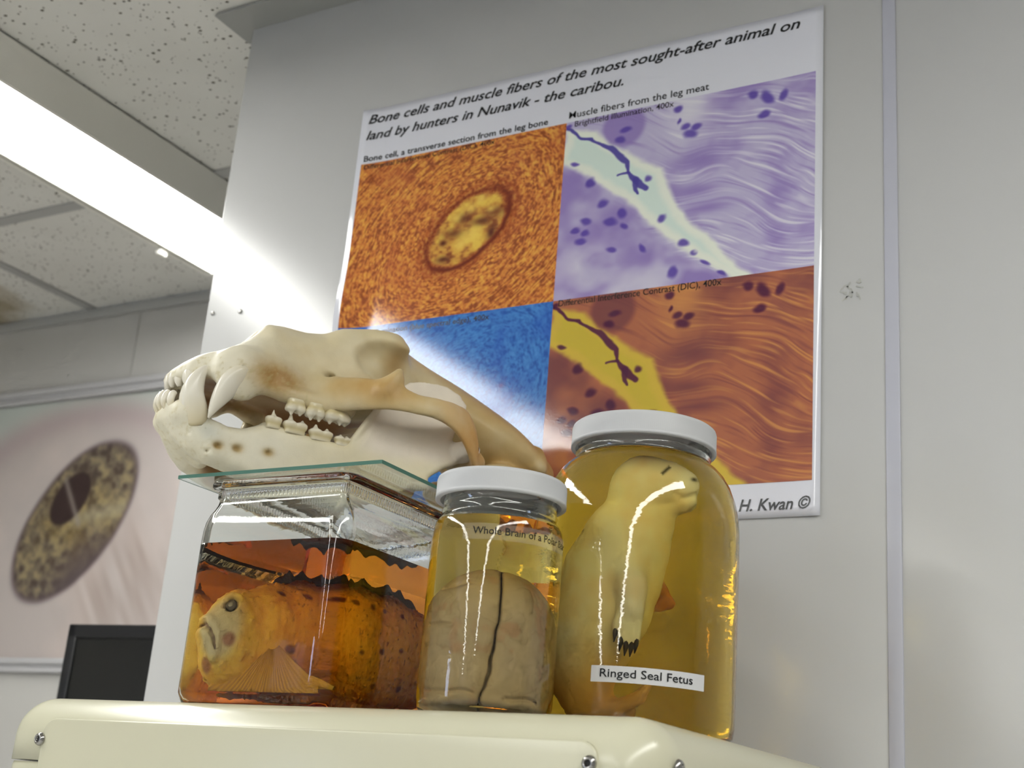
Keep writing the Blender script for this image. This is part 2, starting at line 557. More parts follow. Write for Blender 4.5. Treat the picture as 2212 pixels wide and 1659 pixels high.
def ceiling_light(xc, ya, yb, label, group):
    t = tag(empty('ceiling_light', (xc, (ya + yb) / 2, HC)), label, 'ceiling light', group)
    L = (yb - ya) / 2
    hw = .0915
    # housing: open-bottomed trough
    V, F = [], []
    prof = [(-hw - .020, -.003), (-hw, ZL - .004), (-hw + .006, ZL - .004), (-hw + .006, ZL + .004), (hw - .006, ZL + .004), (hw - .006, ZL - .004), (hw, ZL - .004), (hw + .020, -.003)]
    for s in (-L, L):
        for p in prof: V.append((p[0], s, p[1]))
    n = len(prof)
    for k in range(n):
        k2 = (k + 1) % n
        F.append((k, k2, n + k2, n + k))
    F.append(tuple(range(n))); F.append(tuple(reversed(range(n, 2 * n))))
    mesh_from('housing', V, F, M_FIX, t)
    ln = box('lens', (-hw + .007, -L + .012, ZL - .003), (hw - .007, L - .012, ZL + .0035), M_LENS, t)
    ln.data.materials.append(M_FIX)
    for p in ln.data.polygons:
        if p.normal.z > .5: p.material_index = 1      # upper face, inside the housing
    box('end_cap', (-hw - .002, -L - .003, ZL - .006), (hw + .002, -L + .011, -.003), M_FIX, t, bevel=.002)
    box('end_cap', (-hw - .002, L - .011, ZL - .006), (hw + .002, L + .003, -.003), M_FIX, t, bevel=.002)
    box('lens_rail', (-hw - .016, -L, ZL - .003), (-hw - .008, L, ZL + .003), M_FIX, t, bevel=.001)
    for yy in (-L + .12, L - .12):
        box('latch', (-hw - .018, yy - .010, ZL - .014), (-hw - .006, yy + .010, ZL + .002), M_FIX, t, bevel=.003)
    return t

XA = -1.5515
ceiling_light(XA, 0.985, 1.66, 'wide fluorescent ceiling light seen beside the white partition edge', 'fluorescent ceiling lights')
y = 0.975
for k in range(6):
    if y - 1.22 < Y0: break
    ceiling_light(XA, y - 1.22, y, 'fluorescent light of the row that the poster mirrors', 'fluorescent ceiling lights'); y -= 1.23
y = 0.80
for k in range(6):
    if y - 1.22 < Y0: break
    ceiling_light(0.40, y - 1.22, y, 'fluorescent light of the row above the photographer', 'fluorescent ceiling lights'); y -= 1.23

# ================================================================== cream cabinet
M_CREAM = pbr('cream_powder_coat', lin((204, 201, 176)), rough=0.22, spec=0.5, bump=0.02, bscale=900.0, bdist=0.0003)
CX0, CX1, CY0, CY1, ZS = -0.853, -0.313, 0.718, 1.108, 0.0742
cab = tag(empty('instrument_cabinet', ((CX0 + CX1) / 2, (CY0 + CY1) / 2, -CZ)), 'cream metal cabinet with rounded edges carrying the specimen jars', 'cabinet')
def cabinet():
    ox, oy = cab.location.x, cab.location.y
    top = ZS + CZ; split = 0.0272 + CZ
    hx, hy = (CX1 - CX0) / 2, (CY1 - CY0) / 2
    prof = [(0.0, split)]
    r = .030
    for k in range(13):
        a = math.pi / 2 * k / 12
        prof.append((r - r * math.cos(a), top - r + r * math.sin(a)))
    V, F = loft_rrect([(0.004, split)] + prof, hx, hy, .031, 10, True, True)
    mesh_from('top_shell', V, F, M_CREAM, cab, True)
    V, F = loft_rrect([(0.0012, 0), (0.0012, split - .004), (0.002, split - .0012), (.006, split - .0012)], hx, hy, .031, 10, True, True)
    mesh_from('lower_housing', V, F, M_CREAM, cab, True)
    # raised skirt plate on the front, with rounded top corners
    P = rrect(0.226, 0.9, .012, 6)
    bm = bmesh.new()
    vs = [bm.verts.new((p[0] + 0.005, -hy - .0016, p[1] + split + .030 - .9)) for p in P]
    f = bm.faces.new(vs)
    ex = bmesh.ops.extrude_face_region(bm, geom=[f])
    for v in ex['geom']:
        if isinstance(v, bmesh.types.BMVert): v.co.y += .004
    bmesh.ops.recalc_face_normals(bm, faces=bm.faces)
    bmesh.ops.bevel(bm, geom=[e for e in bm.edges if abs(e.verts[0].co.y + hy + .0016) < 1e-5 and abs(e.verts[1].co.y + hy + .0016) < 1e-5], offset=.0012, segments=3, profile=.5, affect='EDGES')
    for v in bm.verts:
        v.co.z = max(v.co.z, 0.02)
    bm_obj('front_plate', bm, M_CREAM, cab, True)
    # domed socket screws
    for k, (loc, rot) in enumerate((((-.805, .7163, .0418), (math.pi / 2, 0, 0)), ((-.357, .7163, .0444), (math.pi / 2, 0, 0)), ((-.3130, .7415, .0462), (math.pi / 2, 0, math.pi / 2)))):
        Vs, Fs = lathe([(.0048, 0), (.0047, .0007), (.0041, .0020), (.0032, .0028), (.0022, .0031), (.0021, .0026), (.0018, .0012), (0, .0010)], 28)
        o = mesh_from('screw', Vs, Fs, M_STEEL, cab, True)
        o.location = (loc[0] - ox, loc[1] - oy, loc[2] + CZ); o.rotation_euler = rot
        s = mesh_from('hex_socket', *lathe([(.0019, .0013), (.0019, .0016), (0, .0016)], 6), M_DARK, o)
cabinet()

# ================================================================== monitor behind the partition
M_BLACK = pbr('monitor_black', lin((28, 28, 30)), rough=0.35, spec=0.4)
M_SCREEN = pbr('monitor_screen', lin((24, 24, 22)), rough=0.22, spec=0.5)
mon = tag(empty('monitor', (-1.34, 1.45, -0.09), math.radians(4.0)), 'black flat monitor behind the edge of the white partition', 'monitor')
box('shell', (-.25, .0, 0), (.25, .035, .341), M_BLACK, mon, bevel=.004)
box('bezel', (-.25, -.004, 0.321), (.25, .001, .341), M_BLACK, mon, bevel=.002)
box('bezel', (-.25, -.004, 0), (.25, .001, .03), M_BLACK, mon, bevel=.002)
box('bezel', (-.25, -.004, 0), (-.232, .001, .341), M_BLACK, mon, bevel=.002)
box('bezel', (.232, -.004, 0), (.25, .001, .341), M_BLACK, mon, bevel=.002)
box('screen', (-.233, -.001, .029), (.233, .002, .322), M_SCREEN, mon)
box('wall_arm', (-.04, .03, .10), (.04, .40, .18), M_BLACK, mon, bevel=.006)
# ================================================================== jars
M_GLASS = glass_mat('jar_glass', 1.5, (0.985, 0.995, 0.985), bump=0.5, bscale=(90, 90, 200), bdist=0.00016)
M_GLASSSQ = glass_mat('square_jar_glass', 1.5, (0.985, 0.99, 0.98), bump=0.35, bscale=(90, 90, 160), bdist=0.00016)
def lid_mat():
    """thin white polypropylene: partly lets light through"""
    m, nt, out = mat_new('lid_white_plastic')
    b = N(nt, 'ShaderNodeBsdfPrincipled', Roughness=0.42)
    b.inputs['Base Color'].default_value = (*lin((230, 231, 233)), 1)
    t = N(nt, 'ShaderNodeBsdfTranslucent'); t.inputs['Color'].default_value = (*lin((238, 238, 236)), 1)
    mx = N(nt, 'ShaderNodeMixShader', Fac=0.32)
    nt.links.new(b.outputs[0], mx.inputs[1]); nt.links.new(t.outputs[0], mx.inputs[2]); nt.links.new(mx.outputs[0], out.inputs['Surface'])
    return m
M_LID = lid_mat()
N_LIQ = 1.36
M_LIQ_FISH = liquid_mat('amber_fluid', (0.97, 0.68, 0.02), 21.0)
M_LIQ_BRAIN = liquid_mat('pale_yellow_fluid', (0.96, 0.82, 0.08), 26.0)
M_LIQ_SEAL = liquid_mat('yellow_fluid', (0.97, 0.83, 0.03), 25.0)

def knurl(R, n):
    def f(r, z, k):
        return r - (0.0007 if k % 2 else 0.0) if r > R * .97 else r
    return f

def round_jar(name, x, y, outer, wall, level, liq_mat, lid_r, lid_z0, lid_z1, label, cat='jar', skirt=.0015):
    """outer: list of (r, z) from the foot to the mouth, z from the shelf"""
    t = tag(empty(name, (x, y, ZS)), label, cat, 'specimen jars on the cabinet')
    out = [(0, .0012)] + outer
    inner = [(max(r - wall, .002), z) for r, z in outer]
    rim = outer[-1]
    # inner dry wall, from the mouth down to the fluid
    dry = [(rim[0] - wall * .5, rim[1] + .0012)]
    for r, z in reversed(inner):
        if z > level + 1e-4: dry.append((r, z))
    def rad(zz):
        for (r0, z0), (r1, z1) in zip(inner, inner[1:]):
            if z0 <= zz <= z1: return r0 + (r1 - r0) * (zz - z0) / max(z1 - z0, 1e-6)
        return inner[-1][0]
    rl = rad(level)
    dry.append((rl, level))
    V, F = lathe(out + dry, 128)
    mesh_from('glass', V, F, M_GLASS, t, True)
    fl = .005
    wet = [(0, fl), (inner[1][0] - .004, fl)] + [(r, z) for r, z in inner if fl + .001 < z < level - 1e-4] + [(rl, level), (0, level)]
    V, F = lathe(wet, 128)
    lq = mesh_from('fluid', V, F, liq_mat, t, False)
    for p in lq.data.polygons:
        p.use_smooth = not all(lq.data.vertices[i].co.z > level - 1e-5 for i in p.vertices)
    set_ior(lq, N_LIQ, N_LIQ / 1.5, level)
    nk = 240
    h = lid_z1 - lid_z0
    prof = [(lid_r - .0032, lid_z0), (lid_r + .0002, lid_z0), (lid_r + .0002, lid_z0 + .0022), (lid_r, lid_z0 + .0028), (lid_r, lid_z1 - .0035), (lid_r - .0006, lid_z1 - .0016), (lid_r - .002, lid_z1 - .0004), (lid_r - .0045, lid_z1), (0, lid_z1)]
    kk = knurl(lid_r, nk)
    def rf(r, z, k): return kk(r, z, k) if lid_z0 + .0026 < z < lid_z1 - .003 else r
    V, F = lathe(prof, nk * 2, rf)
    # underside disc
    Vd, Fd = lathe([(lid_r - .0032, lid_z0), (lid_r - .0032, lid_z1 - .0018), (0, lid_z1 - .0018)], 96)
    b = len(V); V += Vd; F += [tuple(reversed([i + b for i in f])) for f in Fd]
    mesh_from('lid', V, F, M_LID, t, True)
    return t

# ---- small jar with the brain
SJX, SJY, SJR = -0.4775, 0.795, 0.046
SJZ = lambda z: z - ZS
small_outer = [(.038, 0.0), (.0425, .0008), (.0448, .004), (.0458, .010), (.046, .02), (.0458, .05), (.0460, .08), (.0460, .110), (.0457, .122), (.0446, .1285), (.0425, .1325), (.0405, .1345), (.0400, .1370), (.0408, .1390), (.0400, .1410), (.0398, .1440), (.0405, .1455), (.0398, .1475), (.0396, .158), (.0392, .1610)]
jar_s = round_jar('specimen_jar', SJX, SJY, small_outer, .0026, .1345 - .004, M_LIQ_BRAIN, .0460, .1470, .1640,
                  'small round glass jar with white screw lid holding a brain in yellow fluid')
# ---- large jar with the seal fetus
BJX, BJY, BJR = -0.4236, 0.911, 0.075
big_outer = [(.064, 0.0), (.0700, .0010), (.0735, .005), (.0748, .012), (.075, .022), (.075, .06), (.075, .10), (.075, .140), (.0747, .155), (.0735, .166), (.0710, .177), (.0672, .187), (.0625, .1950), (.0575, .2005), (.0535, .2035), (.0512, .2060), (.0508, .2080), (.0520, .2100), (.0508, .2120), (.0505, .2150), (.0505, .2280), (.0500, .2330)]
jar_b = round_jar('specimen_jar', BJX, BJY, big_outer, .0032, .2058, M_LIQ_SEAL, .0555, .2150, .2330,
                  'large round glass jar with white screw lid holding a seal fetus in yellow fluid')

def bend_on_jar(name, s, radius, a0, z0, width, height, mat, parent, shear=0, bold=0.0, eps=.0003, slope=0.0):
    me, co = text_fit(s, width, height, shear, bold)
    ang = a0 + co[:, 0] / radius
    out = np.stack([(radius + eps) * np.cos(ang), (radius + eps) * np.sin(ang), z0 + co[:, 1] + slope * co[:, 0]], 1)
    me.vertices.foreach_set('co', out.ravel().astype(np.float32)); me.update()
    return link_mesh(name, me, mat, parent)

def patch_on_jar(name, radius, a0, a1, z0, z1, mat, parent, thick=.00022, slope=0.0):
    n = 24
    V, F = [], []
    for r in (radius + .00008, radius + .00008 + thick):
        for k in range(n + 1):
            a = a0 + (a1 - a0) * k / n
            dz = slope * radius * (a - a0)
            V.append((r * math.cos(a), r * math.sin(a), z0 + dz)); V.append((r * math.cos(a), r * math.sin(a), z1 + dz))
    m = 2 * (n + 1)
    for k in range(n):
        F.append((m + 2 * k, m + 2 * k + 2, m + 2 * k + 3, m + 2 * k + 1))
        F.append((2 * k, 2 * k + 1, 2 * k + 3, 2 * k + 2))
        F.append((2 * k, 2 * k + 2, m + 2 * k + 2, m + 2 * k)); F.append((2 * k + 1, m + 2 * k + 1, m + 2 * k + 3, 2 * k + 3))
    F.append((0, m, m + 1, 1)); F.append((2 * n, 2 * n + 1, m + 2 * n + 1, m + 2 * n))
    return mesh_from(name, V, F, mat, parent, False)

M_INK = pbr('black_ink', (0.012, 0.012, 0.014), rough=0.5, spec=0.3)
M_LABEL = pbr('white_label_paper', lin((212, 212, 214)), rough=0.55, spec=0.3)
def clear_tape():
    m, nt, out = mat_new('clear_tape')
    tr = N(nt, 'ShaderNodeBsdfTransparent'); df = N(nt, 'ShaderNodeBsdfDiffuse')
    df.inputs['Color'].default_value = (.75, .73, .66, 1)
    mx = N(nt, 'ShaderNodeMixShader', Fac=0.07)
    nt.links.new(tr.outputs[0], mx.inputs[1]); nt.links.new(df.outputs[0], mx.inputs[2]); nt.links.new(mx.outputs[0], out.inputs['Surface'])
    return m
def jar_angle(x, y, off):
    """angle on the jar wall whose sideways offset from the line of sight is off (radians)"""
    return math.atan2(-y, -x) + off
sa = jar_angle(SJX, SJY, 0)
A0 = sa + math.asin(-55 / 150.0)
lb = patch_on_jar('clear_label', .0460, A0 - .16, A0 + 1.75, .1125, .1235, clear_tape(), jar_s)
bend_on_jar('lettering', 'Whole Brain of a Polar Bear', .0464, A0, .1160, .0805, .0050, M_INK, lb, bold=.008)
ba = jar_angle(BJX, BJY, 0)
lab = patch_on_jar('paper_label', .0750, ba + math.asin(-77 / 208.0), ba + math.asin(136 / 208.0), .0315, .0425, M_LABEL, jar_b)
bend_on_jar('lettering', 'Ringed Seal Fetus', .0754, ba + math.asin(-60 / 208.0), .0349, .0655, .0056, M_INK, lab, bold=.006)

# ---- square jar with the fish
QX0, QX1, QY0, QY1 = -0.7250, -0.5830, 0.7570, 0.985
qx, qy = (QX0 + QX1) / 2, (QY0 + QY1) / 2
qhx, qhy = (QX1 - QX0) / 2, (QY1 - QY0) / 2
QLEV = 0.1945 - ZS
jar_q = tag(empty('specimen_jar', (qx, qy, ZS)), 'square glass battery jar of amber fluid with a whole fish inside', 'jar', 'specimen jars on the cabinet')
RC = .0145
q_out = [(.014, .0008), (.006, .0003), (.0035, .0012), (.0006, .0075), (0, .009), (0, .05), (0, .09), (0, .120), (.0004, .130), (.0016, .137), (.004, .143), (.0068, .1475), (.0085, .1510), (.0092, .1545), (.0092, .1558), (.0092, .1568), (.0092, .1595), (.0092, .1620), (.0092, .1630), (.0085, .1638), (.0040, .1640), (.0024, .1650), (.0022, .1672), (.0026, .1690), (.0040, .1694)]
WQ = .0042
q_in = [(i + WQ, z) for i, z in q_out if QLEV + .002 < z <= .1480]
q_dry = [(.0110, .1694)] + [(.0125, .1685), (.0132, .163), (.0132, .1545), (.0124, .1505)] + list(reversed(q_in)) + [(WQ, QLEV)]
NSX, NSY, NCR = 124, 236, 24
def square_glass():
    """outer skin with a ribbed collar, rolled rim and dry inner wall in one skin"""
    prof = q_out + q_dry
    V, F = [], []
    for i, (ins, z) in enumerate(prof):
        ring = rrect2(qhx - ins, qhy - ins, max(RC - ins, .002), NCR, NSX, NSY)
        n = len(ring)
        band = i < len(q_out) and .1565 <= z <= .1622
        if band:
            out = rrect2(qhx - ins + .0017, qhy - ins + .0017, max(RC - ins, .002) + .0017, NCR, NSX, NSY)
            for k in range(n):
                w = (0.0, .75, 1.0, .75)[k % 4] if k % 4 else 0.0
                V.append((ring[k][0] + (out[k][0] - ring[k][0]) * w, ring[k][1] + (out[k][1] - ring[k][1]) * w, z))
        else:
            V += [(p[0], p[1], z) for p in ring]
    for i in range(len(prof) - 1):
        for k in range(n):
            k2 = (k + 1) % n
            F.append((i * n + k, i * n + k2, (i + 1) * n + k2, (i + 1) * n + k))
    F.append(tuple(reversed(range(n))))
    return mesh_from('glass', V, F, M_GLASSSQ, jar_q, True)
square_glass()
wetp = [(.008 + WQ, .0060), (.003 + WQ, .0070), (WQ + .001, .010), (WQ, .014), (WQ, .05), (WQ, .09), (WQ, QLEV)]
V, F = loft_rrect(wetp, qhx, qhy, RC, 10, True, True)
lq = mesh_from('fluid', V, F, M_LIQ_FISH, jar_q, False)
for p in lq.data.polygons:
    p.use_smooth = len(p.vertices) == 4
set_ior(lq, N_LIQ, N_LIQ / 1.5, QLEV)
# smeared grey sealant between the rim and the plate
V, F = loft_rrect([(.0034, .1688), (.0034, .1698), (.0112, .1698), (.0112, .1690)], qhx, qhy, RC, 10)
mesh_from('rim_sealant', V, F, pbr('sealant_grease', lin((206, 202, 188)), rough=0.5, var=0.35, scale=70.0), jar_q, True)

# ---- glass plate lying on the jar
PLX0, PLX1, PLY0, PLY1 = -0.7444, -0.5512, 0.750, 1.010
PLZ = ZS + .1699
PLT = .0028
M_PLATE = glass_mat('plate_glass_clear', 1.5, (0.965, 0.985, 0.97))
def plate_edge_mat():
    m, nt, out = mat_new('plate_seamed_green_edge')
    g = N(nt, 'ShaderNodeBsdfGlass', IOR=1.5, Roughness=0.35)
    g.inputs['Color'].default_value = (0.42, 0.72, 0.62, 1)
    d = N(nt, 'ShaderNodeBsdfDiffuse'); d.inputs['Color'].default_value = (*lin((98, 138, 124)), 1)
    mx = N(nt, 'ShaderNodeMixShader', Fac=0.72)
    nt.links.new(g.outputs[0], mx.inputs[1]); nt.links.new(d.outputs[0], mx.inputs[2]); nt.links.new(mx.outputs[0], out.inputs['Surface'])
    return m
pl = box('glass_plate', (PLX0, PLY0, PLZ), (PLX1, PLY1, PLZ + PLT), M_PLATE)
pl.data.materials.append(plate_edge_mat())
for p in pl.data.polygons:
    if abs(p.normal.z) < .5: p.material_index = 1
tag(pl, 'thin sheet of clear glass with green edges lying on the square jar', 'glass sheet')
# ================================================================== implicit surfaces -> meshes (units mm inside)
def surface_nets(Fv, org, h):
    """Fv<0 inside. returns verts (n,3), quads (m,4)"""
    s = Fv < 0
    nx, ny, nz = Fv.shape
    c = np.zeros((nx - 1, ny - 1, nz - 1), dtype=np.int8)
    for i in (0, 1):
        for j in (0, 1):
            for k in (0, 1):
                c += s[i:nx - 1 + i, j:ny - 1 + j, k:nz - 1 + k]
    act = (c > 0) & (c < 8)
    idx = np.full(act.shape, -1, dtype=np.int64)
    ii, jj, kk = np.nonzero(act)
    n = len(ii)
    idx[ii, jj, kk] = np.arange(n)
    acc = np.zeros((n, 3)); cnt = np.zeros(n)
    corners = [(0, 0, 0), (1, 0, 0), (0, 1, 0), (1, 1, 0), (0, 0, 1), (1, 0, 1), (0, 1, 1), (1, 1, 1)]
    edges = [(0, 1), (2, 3), (4, 5), (6, 7), (0, 2), (1, 3), (4, 6), (5, 7), (0, 4), (1, 5), (2, 6), (3, 7)]
    vals = [Fv[ii + a, jj + b, kk + d] for a, b, d in corners]
    for a, b in edges:
        fa, fb = vals[a], vals[b]
        m = (fa < 0) != (fb < 0)
        t = np.where(m, fa / np.where(m, fa - fb, 1), 0)
        for ax in range(3):
            p = corners[a][ax] + (corners[b][ax] - corners[a][ax]) * t
            acc[:, ax] += np.where(m, p, 0)
        cnt += m
    P = acc / np.maximum(cnt, 1)[:, None] + np.stack([ii, jj, kk], 1)
    V = P * h + np.asarray(org)
    quads = []
    for ax in range(3):
        sl0 = [slice(None)] * 3; sl1 = [slice(None)] * 3
        sl0[ax] = slice(0, -1); sl1[ax] = slice(1, None)
        a, b = s[tuple(sl0)], s[tuple(sl1)]
        ch = a != b
        o1, o2 = [q for q in range(3) if q != ax]
        e = np.stack(np.nonzero(ch), 1)
        ok = (e[:, o1] > 0) & (e[:, o2] > 0) & (e[:, o1] < Fv.shape[o1] - 1) & (e[:, o2] < Fv.shape[o2] - 1)
        e = e[ok]
        inside_first = a[tuple(e.T)]
        def cell(d1, d2):
            q = e.copy(); q[:, o1] += d1; q[:, o2] += d2
            return idx[tuple(q.T)]
        q = np.stack([cell(-1, -1), cell(0, -1), cell(0, 0), cell(-1, 0)], 1)
        flip = inside_first if ax != 1 else ~inside_first
        q = np.where(flip[:, None], q, q[:, ::-1])
        quads.append(q)
    Q = np.concatenate(quads)
    Q = Q[(Q >= 0).all(1)]
    return V, Q

def smooth_verts(V, Q, it=2, lam=0.5):
    n = len(V)
    e = np.concatenate([Q[:, [0, 1]], Q[:, [1, 2]], Q[:, [2, 3]], Q[:, [3, 0]]])
    e = np.concatenate([e, e[:, ::-1]])
    deg = np.bincount(e[:, 0], minlength=n).astype(float)
    for _ in range(it):
        s = np.stack([np.bincount(e[:, 0], weights=V[e[:, 1], k], minlength=n) for k in range(3)], 1)
        V = V + lam * (s / np.maximum(deg, 1)[:, None] - V)
    return V

def grid(lo, hi, h):
    ax = [np.arange(lo[k], hi[k] + h, h, dtype=np.float32) for k in range(3)]
    return np.meshgrid(*ax, indexing='ij')

def smin(a, b, k):
    if k <= 0: return np.minimum(a, b)
    hh = np.clip(0.5 + 0.5 * (b - a) / k, 0, 1)
    return b * (1 - hh) + a * hh - k * hh * (1 - hh)
def smax(a, b, k): return -smin(-a, -b, k)

def ell(G, c, r, rot=None):
    X, Y, Z = G[0] - c[0], G[1] - c[1], G[2] - c[2]
    if rot is not None:
        R_ = np.asarray(rot)
        X, Y, Z = (R_[0][0] * X + R_[0][1] * Y + R_[0][2] * Z, R_[1][0] * X + R_[1][1] * Y + R_[1][2] * Z, R_[2][0] * X + R_[2][1] * Y + R_[2][2] * Z)
    q0 = np.sqrt((X / r[0]) ** 2 + (Y / r[1]) ** 2 + (Z / r[2]) ** 2)
    q1 = np.sqrt((X / r[0] ** 2) ** 2 + (Y / r[1] ** 2) ** 2 + (Z / r[2] ** 2) ** 2)
    return (q0 * (q0 - 1) / np.maximum(q1, 1e-6)).astype(np.float32)

def rcone(G, a, b, ra, rb):
    a = np.asarray(a, float); b = np.asarray(b, float)
    d = b - a
    L2 = float(d @ d)
    X, Y, Z = G[0] - a[0], G[1] - a[1], G[2] - a[2]
    t = np.clip((X * d[0] + Y * d[1] + Z * d[2]) / L2, 0, 1)
    r = ra + (rb - ra) * t
    return (np.sqrt((X - t * d[0]) ** 2 + (Y - t * d[1]) ** 2 + (Z - t * d[2]) ** 2) - r).astype(np.float32)

def chain(G, pts, k=0):
    """pts: list of (x,y,z,r)"""
    f = None
    for p, q in zip(pts, pts[1:]):
        g = rcone(G, p[:3], q[:3], p[3], q[3])
        f = g if f is None else smin(f, g, k)
    return f

def poly2d(U, W, P):
    """signed distance to a closed polygon (negative inside) on 2D arrays"""
    P = np.asarray(P, float)
    d = np.full(U.shape, 1e9); ins = np.zeros(U.shape, bool)
    for a, b in zip(P, np.roll(P, -1, axis=0)):
        e = b - a
        t = np.clip(((U - a[0]) * e[0] + (W - a[1]) * e[1]) / max(e @ e, 1e-9), 0, 1)
        d = np.minimum(d, np.hypot(U - a[0] - t * e[0], W - a[1] - t * e[1]))
        c = (a[1] > W) != (b[1] > W)
        x = (b[0] - a[0]) * (W - a[1]) / (b[1] - a[1] + 1e-12) + a[0]
        ins ^= c & (U < x)
    return np.where(ins, -d, d)

def cub(u, xs, ys):
    """smooth (Catmull-Rom style monotone-ish) interpolation"""
    xs = np.asarray(xs, float); ys = np.asarray(ys, float)
    m = np.gradient(ys, xs)
    i = np.clip(np.searchsorted(xs, u) - 1, 0, len(xs) - 2)
    hh = xs[i + 1] - xs[i]
    t = np.clip((u - xs[i]) / hh, 0, 1)
    return ((2 * t ** 3 - 3 * t ** 2 + 1) * ys[i] + (t ** 3 - 2 * t ** 2 + t) * hh * m[i] + (-2 * t ** 3 + 3 * t ** 2) * ys[i + 1] + (t ** 3 - t ** 2) * hh * m[i + 1])

def sdf_object(name, Fv, lo, h, mat, parent, colfun=None, smooth_it=1, scale=.001):
    V, Q = surface_nets(Fv, lo, h)
    if smooth_it: V = smooth_verts(V, Q, smooth_it)
    cols = colfun(V) if colfun is not None else None
    return quad_mesh(name, V * scale, Q, mat, parent, True, cols)
# ================================================================== bear skull on the glass plate
SKT = math.radians(63.2)
SKO = (-0.7909086, 0.772, PLZ + PLT)
skull = tag(empty('bear_skull', SKO, SKT), 'large cream bear skull with long canines resting on the glass sheet', 'skull')
# local frame: +x runs from the incisors to the back of the head, y = -1 is the near side, z up; v below = -y
M_BONE = pbr('bone', (1, 1, 1), rough=0.42, spec=0.4, attr=True, bump=0.25, bscale=900.0, bdist=0.0004, var=0.06, scale=60.0, sss=0.0)
M_TOOTH = pbr('tooth_enamel', (1, 1, 1), rough=0.22, spec=0.5, attr=True)
BONE_A, BONE_B = (234, 227, 204), (216, 198, 152)

def bone_noise(V, s=12.0, seed=3):
    return fbm(V[:, 0] / s, V[:, 1] / s, V[:, 2] / s, 4, seed)

